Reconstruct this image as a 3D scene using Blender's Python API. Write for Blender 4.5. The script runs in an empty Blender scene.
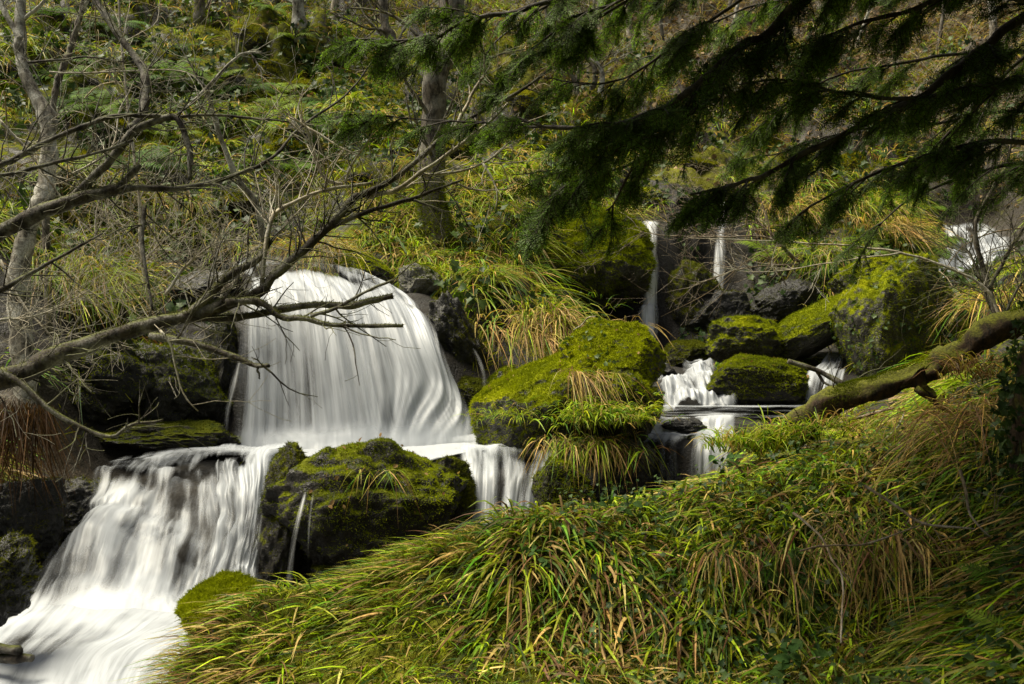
import bpy, bmesh, math, random
import numpy as np
from mathutils import Vector, Matrix

sc = bpy.context.scene
COL = sc.collection
F = 1000.0
CX, CY = 512.0, 342.0
CAMZ = 2.0


def W(px, py, Y):
    """a point seen at pixel px, py of the survey photograph, Y metres in front of the tripod"""
    return np.array(((px - CX) / F * Y, Y, CAMZ - (py - CY) / F * Y))


def WA(rows):
    return np.array([W(*r) for r in rows])


# ------------------------------------------------------------------ noise
_rs = np.random.RandomState(7)
_PERM = _rs.permutation(256)
_PERM = np.concatenate([_PERM, _PERM, _PERM])
_G = _rs.normal(size=(256, 3))
_G /= np.linalg.norm(_G, axis=1)[:, None]


def pnoise(p):
    p = np.asarray(p, float)
    i = np.floor(p).astype(np.int64)
    f = p - i
    i &= 255
    u = f * f * f * (f * (f * 6 - 15) + 10)
    out = np.zeros(len(p))
    for dx in (0, 1):
        wx = u[:, 0] if dx else 1 - u[:, 0]
        for dy in (0, 1):
            wy = u[:, 1] if dy else 1 - u[:, 1]
            for dz in (0, 1):
                wz = u[:, 2] if dz else 1 - u[:, 2]
                h = _PERM[_PERM[_PERM[(i[:, 0] + dx) & 255] + ((i[:, 1] + dy) & 255)] + ((i[:, 2] + dz) & 255)]
                g = _G[h]
                d = g[:, 0] * (f[:, 0] - dx) + g[:, 1] * (f[:, 1] - dy) + g[:, 2] * (f[:, 2] - dz)
                out += wx * wy * wz * d
    return out * 1.5


def fbm(p, o=4, lac=2.03, gain=0.5):
    p = np.asarray(p, float).copy()
    s = np.zeros(len(p))
    a = 1.0
    for _ in range(o):
        s += a * pnoise(p)
        p = p * lac + 17.3
        a *= gain
    return s


def smooth(x, a, b):
    t = np.clip((x - a) / (b - a), 0, 1)
    return t * t * (3 - 2 * t)


def unit(v):
    v = np.asarray(v, float)
    return v / np.maximum(np.linalg.norm(v, axis=-1, keepdims=True), 1e-9)


def catmull(P, n):
    """resample polyline P (k,d) to n points on a Catmull-Rom curve"""
    P = np.asarray(P, float)
    k = len(P)
    if k == 2:
        t = np.linspace(0, 1, n)[:, None]
        return P[0] * (1 - t) + P[1] * t
    Q = np.vstack([2 * P[0] - P[1], P, 2 * P[-1] - P[-2]])
    t = np.linspace(0, k - 1, n)
    i = np.minimum(t.astype(int), k - 2)
    f = (t - i)[:, None]
    a, b, c, d = Q[i], Q[i + 1], Q[i + 2], Q[i + 3]
    return 0.5 * (2 * b + (c - a) * f + (2 * a - 5 * b + 4 * c - d) * f ** 2 + (3 * b - a - 3 * c + d) * f ** 3)


# ------------------------------------------------------------------ mesh building
class MB:
    """collects quads and triangles with one colour and one uv per vertex"""

    def __init__(s):
        s.v, s.q, s.t, s.c, s.uv, s.n = [], [], [], [], [], 0

    def add(s, v, q=None, t=None, c=None, uv=None):
        v = np.asarray(v, float)
        if len(v) == 0:
            return
        s.v.append(v)
        if q is not None and len(q):
            s.q.append(np.asarray(q, np.int64) + s.n)
        if t is not None and len(t):
            s.t.append(np.asarray(t, np.int64) + s.n)
        c = np.ones((len(v), 3)) * .5 if c is None else np.broadcast_to(np.asarray(c, float), (len(v), 3))
        s.c.append(c)
        s.uv.append(np.zeros((len(v), 2)) if uv is None else np.asarray(uv, float))
        s.n += len(v)

    def arrays(s):
        V = np.concatenate(s.v)
        Q = np.concatenate(s.q) if s.q else np.zeros((0, 4), np.int64)
        T = np.concatenate(s.t) if s.t else np.zeros((0, 3), np.int64)
        return V, Q, T, np.concatenate(s.c), np.concatenate(s.uv)

    def tris(s):
        V, Q, T, _, _ = s.arrays()
        return V, np.vstack([T, Q[:, [0, 1, 2]], Q[:, [0, 2, 3]]])

    def build(s, name, mat, parent=None, loc=None, smooth=True):
        V, Q, T, Cc, UV = s.arrays()
        loc = np.zeros(3) if loc is None else np.asarray(loc, float)
        me = bpy.data.meshes.new(name)
        nq, nt = len(Q), len(T)
        me.vertices.add(len(V))
        me.vertices.foreach_set('co', (V - loc).astype(np.float32).ravel())
        li = np.concatenate([Q.ravel(), T.ravel()]).astype(np.int32)
        me.loops.add(len(li))
        me.loops.foreach_set('vertex_index', li)
        me.polygons.add(nq + nt)
        st = np.concatenate([np.arange(nq) * 4, nq * 4 + np.arange(nt) * 3]).astype(np.int32)
        me.polygons.foreach_set('loop_start', st)
        me.polygons.foreach_set('use_smooth', np.full(nq + nt, smooth, bool))
        a = me.attributes.new('tint', 'FLOAT_COLOR', 'POINT')
        a.data.foreach_set('color', np.hstack([Cc, np.ones((len(Cc), 1))]).astype(np.float32).ravel())
        b = me.attributes.new('flow', 'FLOAT2', 'POINT')
        b.data.foreach_set('vector', UV.astype(np.float32).ravel())
        me.materials.append(mat)
        me.update(calc_edges=True)
        o = bpy.data.objects.new(name, me)
        COL.objects.link(o)
        if parent is not None:
            o.parent = parent
        else:
            o.location = loc
        return o


def tag(o, label=None, cat=None, group=None, kind=None):
    if label: o['label'] = label
    if cat: o['category'] = cat
    if group: o['group'] = group
    if kind: o['kind'] = kind
    return o


def thing(name, label, cat, loc, group=None):
    o = bpy.data.objects.new(name, None)
    o.empty_display_size = .1
    COL.objects.link(o)
    o.location = loc
    return tag(o, label, cat, group)


def copy_tree(o, parent=None):
    c = o.copy()
    COL.objects.link(c)
    c.parent = parent
    for ch in list(o.children):
        copy_tree(ch, c)
    return c


def tube(mb, P, R, ns=7, c=(.5, .5, .5), rough=0.0, cap=True, seed=0):
    P = np.asarray(P, float)
    n = len(P)
    R = np.broadcast_to(np.asarray(R, float), (n,)).copy()
    T = np.gradient(P, axis=0)
    T = unit(T)
    ref = np.array((0.0, 0.0, 1.0))
    if abs(T[:, 2]).mean() > .8:
        ref = np.array((0.0, 1.0, 0.0))
    A = unit(np.cross(T, ref))
    B = np.cross(T, A)
    th = np.linspace(0, 2 * math.pi, ns, endpoint=False)
    V = P[:, None] + (A[:, None] * np.cos(th)[None, :, None] + B[:, None] * np.sin(th)[None, :, None]) * R[:, None, None]
    L = np.concatenate([[0], np.cumsum(np.linalg.norm(np.diff(P, axis=0), axis=1))])
    uv = np.stack(np.broadcast_arrays(th[None, :] / 6.283, L[:, None]), -1).reshape(-1, 2)
    V = V.reshape(-1, 3)
    if rough:
        ctr = np.repeat(P, ns, 0)
        d = V - ctr
        k = 1 + rough * fbm(V * (0.6 / max(R.mean(), .004)) * .5 + seed * 9.1, 3)[:, None]
        if rough > .6:
            k = k + .16 * fbm(V * np.array((26, 26, 26)) + seed, 3)[:, None] - .18 * smooth(fbm(V * 8.0 + 3, 2), .25, .5)[:, None]
        V = ctr + d * k
    i, j = np.meshgrid(np.arange(n - 1), np.arange(ns), indexing='ij')
    j2 = (j + 1) % ns
    q = np.stack([i * ns + j, i * ns + j2, (i + 1) * ns + j2, (i + 1) * ns + j], -1).reshape(-1, 4)
    t = None
    if cap:
        V = np.vstack([V, P[0], P[-1]])
        uv = np.vstack([uv, [0, 0], [0, L[-1]]])
        k = np.arange(ns)
        t = np.vstack([np.stack([np.full(ns, n * ns), (k + 1) % ns, k], -1),
                       np.stack([np.full(ns, n * ns + 1), (n - 1) * ns + k, (n - 1) * ns + (k + 1) % ns], -1)])
    mb.add(V, q, t, c, uv)


def scatter(V, Tr, n, rng, weight=None):
    """n random points on triangles; weight per triangle multiplies its area"""
    a, b, c = V[Tr[:, 0]], V[Tr[:, 1]], V[Tr[:, 2]]
    N = np.cross(b - a, c - a)
    ar = np.linalg.norm(N, axis=1)
    N = N / np.maximum(ar, 1e-12)[:, None]
    w = ar if weight is None else ar * weight
    if w.sum() <= 0:
        return np.zeros((0, 3)), np.zeros((0, 3))
    k = rng.choice(len(Tr), n, p=w / w.sum())
    r1, r2 = np.sqrt(rng.rand(n))[:, None], rng.rand(n)[:, None]
    return a[k] * (1 - r1) + b[k] * r1 * (1 - r2) + c[k] * r1 * r2, N[k]


def blades(mb, P, D, G, L, Wd, col, tip, seg=4, rng=None, fold=0.0):
    """grass blades: roots P, starting direction D, bending vector G (added with u squared), length, width, colours"""
    n = len(P)
    u = np.linspace(0, 1, seg + 1)
    D = unit(D)
    L = np.broadcast_to(L, (n,))[:, None, None]
    Wd = np.broadcast_to(Wd, (n,))[:, None]
    path = P[:, None] + L * (D[:, None] * u[None, :, None] + G[:, None] * (u ** 2)[None, :, None])
    tan = unit(D[:, None] + 2 * G[:, None] * u[None, :, None])
    az = rng.rand(n) * 6.283
    rv = np.stack([np.cos(az) * .55, np.sin(az) * .55, np.ones(n)], -1) if fold else np.stack([np.cos(az), np.sin(az), rng.normal(0, .35, n)], -1)
    side = unit(np.cross(tan, rv[:, None]))
    w = Wd * (np.clip(1.05 - u, 0, 1) ** .6 * np.minimum(1, .5 + u * 2.5))[None]
    w[:, -1] = Wd[:, 0] * .06
    A = path - side * w[..., None] * .5
    B = path + side * w[..., None] * .5
    V = np.stack([A, B], 2).reshape(-1, 3)
    k = (seg + 1) * 2
    base = (np.arange(n) * k)[:, None, None]
    s = np.arange(seg)[None, :, None] * 2
    q = (base + s + np.array([0, 1, 3, 2])[None, None, :]).reshape(-1, 4)
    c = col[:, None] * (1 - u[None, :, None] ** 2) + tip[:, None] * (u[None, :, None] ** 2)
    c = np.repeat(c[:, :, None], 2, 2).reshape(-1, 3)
    mb.add(V, q, None, c)


# ------------------------------------------------------------------ shader helpers
def new_mat(name):
    m = bpy.data.materials.new(name)
    m.use_nodes = True
    nt = m.node_tree
    nt.nodes.clear()
    return m, nt


class NT:
    def __init__(s, nt):
        s.nt = nt

    def n(s, typ, **kw):
        d = s.nt.nodes.new(typ)
        for k, v in kw.items():
            if k in d.inputs:
                s.set(d.inputs[k], v)
            else:
                setattr(d, k, v)
        return d

    def set(s, sock, v):
        if isinstance(v, bpy.types.NodeSocket):
            s.nt.links.new(v, sock)
        elif isinstance(v, (tuple, list)) and len(v) == 3 and sock.type == 'RGBA':
            sock.default_value = (*v, 1)
        else:
            sock.default_value = v

    def noise(s, vec, scale, detail=4, rough=.55, dist=0.0):
        d = s.n('ShaderNodeTexNoise')
        s.set(d.inputs['Vector'], vec)
        d.inputs['Scale'].default_value = scale
        d.inputs['Detail'].default_value = detail
        d.inputs['Roughness'].default_value = rough
        d.inputs['Distortion'].default_value = dist
        return d.outputs['Fac']

    def ramp(s, fac, a, b, lo=0.0, hi=1.0):
        d = s.n('ShaderNodeMapRange')
        d.interpolation_type = 'SMOOTHSTEP'
        s.set(d.inputs['Value'], fac)
        d.inputs['From Min'].default_value = a
        d.inputs['From Max'].default_value = b
        d.inputs['To Min'].default_value = lo
        d.inputs['To Max'].default_value = hi
        return d.outputs['Result']

    def mix(s, fac, a, b, mode='MIX'):
        d = s.n('ShaderNodeMix')
        d.data_type = 'RGBA'
        d.blend_type = mode
        s.set(d.inputs[0], fac)
        s.set(d.inputs[6], a)
        s.set(d.inputs[7], b)
        return d.outputs[2]

    def math(s, op, a, b=0.0, clamp=False):
        d = s.n('ShaderNodeMath')
        d.operation = op
        d.use_clamp = clamp
        s.set(d.inputs[0], a)
        s.set(d.inputs[1], b)
        return d.outputs[0]

    def attr(s, name, out='Color'):
        d = s.n('ShaderNodeAttribute')
        d.attribute_name = name
        return d.outputs[out]

    def bump(s, h, strength, dist):
        d = s.n('ShaderNodeBump')
        s.set(d.inputs['Height'], h)
        d.inputs['Strength'].default_value = strength
        d.inputs['Distance'].default_value = dist
        return d.outputs['Normal']

    def out(s, sh):
        o = s.n('ShaderNodeOutputMaterial')
        s.nt.links.new(sh, o.inputs['Surface'])


def principled(T, color, rough=.6, spec=.5, normal=None):
    p = T.n('ShaderNodeBsdfPrincipled')
    T.set(p.inputs['Base Color'], color)
    T.set(p.inputs['Roughness'], rough)
    T.set(p.inputs['Specular IOR Level'], spec)
    if normal is not None:
        T.set(p.inputs['Normal'], normal)
    return p


def leaf_material(name, rough=.45, spec=.35, trans=.35, gain=1.0):
    m, nt = new_mat(name)
    T = NT(nt)
    geo = T.n('ShaderNodeNewGeometry')
    c = T.attr('tint')
    nz = T.noise(geo.outputs['Position'], 38, 2)
    c = T.mix(1.0, c, T.ramp(nz, .3, .7, .7 * gain, 1.25 * gain), 'MULTIPLY')
    p = principled(T, c, rough, spec)
    tr = T.n('ShaderNodeBsdfTranslucent')
    T.set(tr.inputs['Color'], T.mix(1.0, c, (1.15, 1.2, .6), 'MULTIPLY'))
    mx = T.n('ShaderNodeMixShader')
    mx.inputs[0].default_value = trans
    nt.links.new(p.outputs[0], mx.inputs[1])
    nt.links.new(tr.outputs[0], mx.inputs[2])
    T.out(mx.outputs[0])
    return m


def rock_material(name, moss=.5, moss_col=(.115, .125, .012), moss_dark=(.035, .05, .008), rock=(.045, .042, .038),
                  pale=.25, wet=.35, tint_mask=False, soil=None):
    """rock with lichen spots and a moss coat on what faces up; tint.r raises moss, tint.g raises bare wet rock, tint.b litter"""
    m, nt = new_mat(name)
    T = NT(nt)
    geo = T.n('ShaderNodeNewGeometry')
    pos = geo.outputs['Position']
    sep = T.n('ShaderNodeSeparateXYZ', Vector=geo.outputs['Normal'])
    up = sep.outputs['Z']
    n1 = T.noise(pos, 2.3, 6)
    n2 = T.noise(pos, 9, 6, .65)
    n3 = T.noise(pos, 45, 4, .6)
    rc = T.mix(T.ramp(n2, .35, .7), [x * .45 for x in rock], [x * 1.5 for x in rock])
    rc = T.mix(T.math('MULTIPLY', T.ramp(n3, .52, .68), T.ramp(n1, .45, .65, 0, pale)), rc, (.34, .33, .28))
    mc = T.mix(T.ramp(n2, .3, .72), moss_dark, moss_col)
    mc = T.mix(T.ramp(n1, .5, .75), mc, [moss_col[0] * 1.25, moss_col[1] * 1.15, moss_col[2]])
    k = T.math('ADD', T.math('MULTIPLY', up, .75), T.math('MULTIPLY', T.math('SUBTRACT', n2, .5), 1.5))
    k = T.math('ADD', k, moss - .5)
    if tint_mask:
        s2 = T.n('ShaderNodeSeparateColor', Color=T.attr('tint'))
        k = T.math('ADD', k, T.math('SUBTRACT', s2.outputs[0], T.math('MULTIPLY', s2.outputs[1], 1.6)))
    f = T.ramp(k, .25, .5)
    col = T.mix(f, rc, mc)
    if tint_mask:
        lit = T.mix(T.ramp(n3, .35, .68), (.025, .018, .01), (.11, .08, .045))
        lit = T.mix(T.ramp(n2, .4, .7), lit, (.05, .04, .02))
        lf = T.math('MULTIPLY', s2.outputs[2], T.ramp(n1, .2, .5, .7, 1))
        col = T.mix(lf, col, lit)
    rough = T.mix(f, T.mix(T.ramp(n2, .4, .6), (wet,) * 3, (min(1, wet + .35),) * 3), (.95, .95, .95))
    h = T.math('ADD', T.math('MULTIPLY', n2, .6), T.math('MULTIPLY', n3, .35))
    p = principled(T, col, rough, T.mix(f, (.3, .3, .3), (.04, .04, .04)), T.bump(h, .9, .05))
    T.out(p.outputs[0])
    return m


def bark_material(name, a, b, moss=0.0, pale=0.0, mossc=(.09, .1, .015), rough=.85):
    m, nt = new_mat(name)
    T = NT(nt)
    geo = T.n('ShaderNodeNewGeometry')
    pos = geo.outputs['Position']
    mp = T.n('ShaderNodeMapping')
    T.set(mp.inputs['Vector'], pos)
    mp.inputs['Scale'].default_value = (1, 1, .35)
    n2 = T.noise(mp.outputs[0], 32, 5, .65)
    n1 = T.noise(pos, 7, 5, .6)
    n3 = T.noise(pos, 90, 3)
    c = T.mix(T.ramp(n2, .35, .65), a, b)
    if pale:
        c = T.mix(T.math('MULTIPLY', T.ramp(n1, .42, .6), pale), c, T.mix(T.ramp(n3, .4, .6), (.3, .29, .25), (.5, .49, .44)))
    if moss:
        sep = T.n('ShaderNodeSeparateXYZ', Vector=geo.outputs['Normal'])
        k = T.math('ADD', T.math('MULTIPLY', sep.outputs['Z'], .5), n1)
        c = T.mix(T.ramp(k, .85 - moss, 1.15 - moss), c, T.mix(T.ramp(n3, .35, .65), [x * .45 for x in mossc], mossc))
    p = principled(T, c, rough, .3, T.bump(T.math('ADD', n2, T.math('MULTIPLY', n3, .4)), .8, .012))
    T.out(p.outputs[0])
    return m
# ------------------------------------------------------------------ materials
M_leaf = leaf_material('grass_blade', .5, .13, .35)
M_mossfuzz = leaf_material('moss_fuzz', .9, .03, .3)
M_yew = leaf_material('yew_needle', .55, .12, .4)
M_fern = leaf_material('fern_leaf', .65, .08, .4)
M_ivy = leaf_material('ivy_leaf', .5, .15, .2)
M_ground = rock_material('hillside_ground', moss=.22, tint_mask=True, wet=.55, moss_dark=(.02, .022, .006), rock=(.014, .012, .0095), pale=.08)
M_rock_mossy = rock_material('mossy_rock', moss=.62, moss_col=(.2,.22,.006), moss_dark=(.055,.07,.005))
M_rock_half = rock_material('half_mossy_rock', moss=.40, rock=(.016, .014, .011), wet=.4, pale=.06)
M_rock_wet = rock_material('wet_dark_rock', moss=.02, rock=(.014, .0135, .0125), wet=.3, pale=.1, moss_col=(.05, .055, .01))
M_rock_pale = rock_material('pale_lichen_rock', moss=.1, rock=(.16, .155, .135), wet=.6, pale=.9)
M_rock_dull = rock_material('dull_mossy_rock', moss=.58, moss_col=(.08, .09, .008), moss_dark=(.025, .032, .005), rock=(.02, .018, .015), pale=.08)
M_bark_dark = bark_material('mossy_dark_bark', (.009, .007, .0055), (.042, .033, .024), moss=.12, pale=.3)
M_bark_twig = bark_material('grey_twig_bark', (.14, .118, .085), (.42, .37, .28), moss=.03, pale=.6)
M_bark_birch = bark_material('pale_birch_bark', (.035, .03, .023), (.22, .2, .16), moss=.12, pale=.95)
M_bark_grey = bark_material('grey_trunk_bark', (.022, .018, .013), (.12, .1, .075), moss=.25, pale=.25)
M_bark_yew = bark_material('red_brown_yew_bark', (.008, .006, .005), (.03, .021, .016), moss=.0, pale=.12)
M_bark_log = bark_material('rotting_log_bark', (.008, .0055, .004), (.05, .03, .016), moss=.34, mossc=(.13, .135, .01))
M_straw = bark_material('dry_stick', (.09, .065, .04), (.26, .2, .13), moss=0, pale=.3)

# ------------------------------------------------------------------ courses of the water, surveyed as rows of points (px, py, metres)
ROWS = {}
ROWS['main_fall'] = [
    [(205, 262, 10.4), (250, 258, 10.5), (300, 256, 10.6), (345, 262, 10.5), (378, 276, 10.2), (402, 292, 9.9)],
    [(238, 290, 8.95), (262, 274, 9.15), (305, 270, 9.3), (350, 279, 9.2), (387, 293, 9.1), (414, 308, 8.95)],
    [(236, 315, 8.6), (262, 288, 8.8), (308, 283, 8.95), (356, 293, 8.85), (398, 308, 8.8), (430, 326, 8.7)],
    [(234, 345, 8.4), (263, 318, 8.5), (314, 312, 8.6), (366, 322, 8.55), (412, 338, 8.5), (446, 355, 8.45)],
    [(230, 392, 8.25), (264, 375, 8.25), (322, 370, 8.25), (378, 374, 8.25), (430, 382, 8.3), (463, 394, 8.35)],
    [(225, 448, 8.2), (262, 450, 8.05), (330, 449, 7.95), (392, 446, 8.0), (450, 440, 8.1), (486, 434, 8.25)],
]
ROWS['pool'] = [
    [(205, 444, 8.45), (270, 443, 8.3), (350, 441, 8.2), (420, 437, 8.3), (488, 428, 8.45), (540, 428, 8.4)],
    [(190, 447, 8.2), (260, 449, 8.05), (340, 449, 7.95), (420, 444, 8.0), (490, 438, 8.1), (545, 438, 8.1)],
    [(150, 453, 7.85), (240, 454, 7.75), (340, 453, 7.7), (420, 450, 7.7), (495, 446, 7.8), (552, 445, 7.8)],
    [(112, 463, 7.55), (215, 459, 7.45), (330, 468, 7.0), (420, 464, 7.05), (490, 452, 7.45), (560, 450, 7.5)],
]
ROWS['lower_fall'] = [
    [(112, 462, 7.6), (165, 455, 7.65), (215, 451, 7.65), (258, 449, 7.6), (300, 447, 7.5)],
    [(103, 478, 7.35), (152, 470, 7.35), (208, 466, 7.25), (248, 464, 7.1), (288, 462, 7.0)],
    [(92, 500, 7.0), (145, 490, 6.95), (203, 492, 6.85), (245, 492, 6.65), (276, 492, 6.6)],
    [(78, 530, 6.75), (135, 525, 6.65), (198, 530, 6.5), (240, 535, 6.4), (267, 535, 6.4)],
    [(52, 565, 6.35), (112, 560, 6.25), (185, 572, 6.2), (232, 580, 6.2), (264, 580, 6.25)],
    [(15, 608, 5.9), (90, 600, 5.8), (172, 606, 5.8), (230, 610, 5.8), (268, 612, 5.9)],
    [(-25, 634, 5.4), (65, 628, 5.4), (150, 628, 5.35), (205, 630, 5.35), (240, 632, 5.4)],
    [(-70, 672, 4.85), (25, 666, 4.85), (100, 664, 4.85), (150, 664, 4.85), (190, 666, 4.85)],
    [(-150, 760, 3.85), (-20, 757, 3.85), (60, 755, 3.85), (100, 755, 3.85), (130, 755, 3.85)],
]
ROWS['spill'] = [
    [(455, 447, 7.6), (490, 446, 7.65), (520, 446, 7.65), (562, 448, 7.6)],
    [(458, 458, 7.35), (490, 455, 7.35), (522, 455, 7.35), (560, 455, 7.35)],
    [(462, 480, 7.1), (490, 475, 7.05), (524, 472, 7.05), (556, 468, 7.15)],
    [(464, 510, 6.95), (490, 508, 6.88), (521, 500, 6.88), (550, 495, 7.0)],
    [(466, 560, 6.85), (490, 560, 6.75), (518, 555, 6.78), (545, 550, 6.9)],
]
ROWS['right_cascade'] = [
    [(634, 351, 11.1), (655, 350, 11.1), (678, 351, 11.1)],
    [(640, 363, 10.3), (668, 362, 10.3), (696, 363, 10.3)],
    [(648, 374, 9.8), (680, 371, 9.8), (712, 375, 9.8)],
    [(655, 388, 9.35), (692, 381, 9.3), (728, 386, 9.3)],
    [(656, 407, 8.95), (698, 406, 8.9), (742, 406, 8.95)],
]
ROWS['right_pool'] = [
    [(640, 405, 9.0), (700, 405, 9.0), (760, 405, 9.05), (815, 404, 9.1)],
    [(642, 411, 8.5), (700, 411, 8.5), (760, 411, 8.5), (815, 411, 8.5)],
    [(642, 417, 8.15), (700, 417, 8.15), (750, 417, 8.15), (800, 417, 8.15)],
]
ROWS['right_step'] = [
    [(640, 416, 8.2), (675, 416, 8.2), (705, 416, 8.2), (738, 416, 8.2)],
    [(634, 421, 8.05), (675, 420, 8.08), (705, 420, 8.06), (738, 420, 8.05)],
    [(630, 434, 7.95), (672, 432, 7.98), (708, 432, 7.95), (737, 432, 7.9)],
    [(622, 438, 7.75), (665, 435, 7.75), (706, 435, 7.7), (736, 435, 7.7)],
    [(618, 452, 7.6), (660, 450, 7.58), (704, 450, 7.52), (734, 450, 7.55)],
    [(616, 500, 7.5), (658, 496, 7.48), (702, 492, 7.42), (732, 490, 7.45)],
]
ROWS['back_fall'] = [
    [(634, 222, 12.5), (650, 221, 12.5), (664, 222, 12.5)],
    [(639, 230, 12.0), (650, 229, 12.0), (661, 230, 12.0)],
    [(644, 262, 11.75), (651, 261, 11.72), (659, 262, 11.75)],
    [(641, 305, 11.6), (650, 304, 11.56), (658, 305, 11.6)],
    [(635, 315, 11.5), (648, 312, 11.45), (659, 315, 11.5)],
    [(633, 353, 11.3), (648, 353, 11.25), (661, 353, 11.3)],
]
ROWS['slim_fall'] = [
    [(714, 204, 13.2), (722, 203, 13.2), (731, 204, 13.2)],
    [(716, 212, 12.7), (722, 211, 12.7), (729, 212, 12.7)],
    [(713, 255, 12.4), (719, 255, 12.38), (727, 255, 12.4)],
    [(710, 300, 12.2), (716, 300, 12.17), (723, 300, 12.2)],
]
ROWS['upper_fall'] = [
    [(938, 221, 14.5), (960, 222, 14.5), (985, 224, 14.5)],
    [(942, 230, 14.0), (968, 232, 13.9), (1004, 236, 14.0)],
    [(942, 247, 13.5), (972, 249, 13.4), (1018, 250, 13.5)],
    [(930, 264, 12.9), (965, 267, 12.8), (1002, 264, 13.0)],
    [(920, 283, 12.3), (952, 286, 12.2), (984, 281, 12.4)],
]
ROWS['right_chute'] = [
    [(836, 342, 10.5), (848, 341, 10.5), (858, 341, 10.5)],
    [(824, 352, 10.2), (838, 350, 10.2), (852, 350, 10.2)],
    [(815, 368, 9.9), (830, 366, 9.85), (849, 366, 9.9)],
    [(806, 376, 9.6), (824, 374, 9.55), (846, 374, 9.6)],
    [(803, 406, 9.1), (818, 407, 9.05), (838, 407, 9.15)],
]

# ------------------------------------------------------------------ terrain: a smooth surface through surveyed points, plus an added slope behind the camera
CP = []
for k, off in (('main_fall', .16), ('pool', .14), ('lower_fall', .16), ('spill', .14), ('right_cascade', .1),
               ('right_pool', .12), ('right_step', .12), ('back_fall', .12), ('slim_fall', .1), ('upper_fall', .14), ('right_chute', .1)):
    rows = ROWS[k]
    for i, r in enumerate(rows):
        for pnt in r:
            w = W(*pnt)
            flat = k.endswith('pool')
            CP.append((w[0], w[1] + (0 if flat else off * .9), w[2] - off * (1 if flat else .55)))
PIX = [
    # bank in front
    (130, 690, 4.0), (186, 634, 4.1), (250, 602, 4.25), (350, 584, 4.35), (430, 558, 4.45), (540, 520, 4.6), (620, 534, 4.65), (700, 516, 4.75),
    (780, 478, 4.85), (860, 472, 4.85), (930, 470, 4.75), (300, 684, 3.75), (420, 640, 3.95), (420, 600, 4.15), (512, 684, 3.7), (560, 600, 4.2), (560, 560, 4.4),
    (650, 640, 4.0), (700, 690, 3.7), (700, 560, 4.42), (720, 530, 4.6), (800, 515, 4.55), (800, 540, 4.42), (830, 630, 4.05), (830, 690, 3.6), (640, 580, 4.3),
    (920, 520, 4.4), (920, 540, 4.3), (920, 630, 3.9), (930, 690, 3.4), (1024, 600, 3.4), (1024, 684, 2.9), (1010, 520, 4.1), (1024, 440, 4.5),
    (1150, 500, 3.6), (1150, 400, 4.6), (1024, 350, 5.6), (1100, 330, 6), (970, 445, 5.35), (860, 458, 5.5), (200, 690, 3.85), (230, 640, 4.05),
    (512, 900, 2.5), (800, 900, 2.3), (200, 900, 2.7), (1100, 900, 2.0), (330, 640, 4.0),
    # gully behind the bank
    (300, 640, 5.3), (380, 610, 5.6), (450, 580, 5.9), (520, 560, 6.2), (600, 540, 6.3), (690, 520, 6.3), (760, 480, 6.6), (230, 680, 4.7), (180, 720, 4.3),
    (820, 450, 7.0), (850, 430, 7.8), (880, 455, 6.4), (950, 400, 7.4), (1000, 380, 7.5), (760, 440, 7.4),
    # left bank and the rock wall beside the fall
    (225, 330, 9.0), (205, 300, 9.6), (200, 268, 10.2), (200, 400, 8.6), (195, 440, 8.2), (140, 430, 8.1), (120, 350, 8.7), (150, 300, 9.2), (100, 455, 7.8),
    (60, 440, 7.5), (60, 350, 8.1), (60, 290, 8.7), (30, 480, 7.0), (70, 520, 6.9), (10, 560, 6.2), (-20, 590, 5.7), (-30, 480, 6.4), (0, 400, 7.2), (0, 300, 8.0),
    (-60, 620, 5.2), (-120, 560, 5.4), (-200, 400, 6.5), (-200, 200, 8), (120, 240, 10.2), (60, 220, 9.9), (0, 200, 9.5), (190, 230, 10.8), (180, 262, 10.3),
    (150, 160, 12), (60, 130, 11.8), (250, 180, 12.2), (250, 225, 11.0), (60, 50, 14.5), (150, 60, 15), (150, 0, 18), (0, 0, 16.5), (-150, 0, 15), (-150, 100, 11), (250, 90, 15.2), (250, 0, 19),
    # slope above the fall
    (330, 240, 11.2), (400, 255, 10.6), (440, 250, 10.7), (420, 292, 9.6), (450, 330, 9.1), (470, 370, 8.8), (488, 400, 8.6), (500, 350, 9.3), (490, 280, 10.1),
    (350, 190, 12.4), (430, 195, 12.4), (500, 200, 12.3), (350, 100, 15.8), (440, 110, 15.5), (510, 110, 15.8), (350, 20, 19.5), (440, 20, 19.5), (512, 60, 18), (512, 0, 21),
    # moss cliff and back wall
    (540, 330, 9.6), (560, 345, 9.4), (510, 330, 9.6), (570, 380, 9.3), (590, 335, 10.8), (610, 330, 11.8), (560, 290, 11.0), (540, 240, 11.4), (590, 232, 11.9), (620, 235, 11.9), (600, 300, 11.7), (570, 205, 12.9),
    (600, 150, 15), (650, 180, 13.4), (650, 120, 15.8), (600, 60, 18.6), (650, 0, 22), (700, 60, 19), (685, 300, 12.1), (685, 345, 11.4), (685, 220, 12.6), (700, 190, 13.4),
    (760, 330, 11.6), (760, 270, 12.4), (760, 225, 13.1), (800, 200, 13.8), (800, 290, 11.9), (800, 340, 11.0), (780, 150, 15.6), (800, 60, 19.2), (800, 0, 22.3),
    (870, 300, 11.4), (880, 260, 12.4), (880, 345, 10.0), (900, 385, 8.8), (910, 320, 10.4), (960, 310, 11.6), (1000, 300, 11.2), (900, 225, 13.8), (960, 205, 14.9), (1030, 225, 14), (880, 150, 15.8), (960, 150, 16.4),
    (960, 50, 20), (960, 0, 22), (1024, 150, 15.5), (1024, 0, 21), (1100, 250, 10.5), (1150, 100, 14), (1150, 0, 17), (1060, 320, 8.5),
]
for p in PIX:
    CP.append(tuple(W(*p)))
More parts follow.
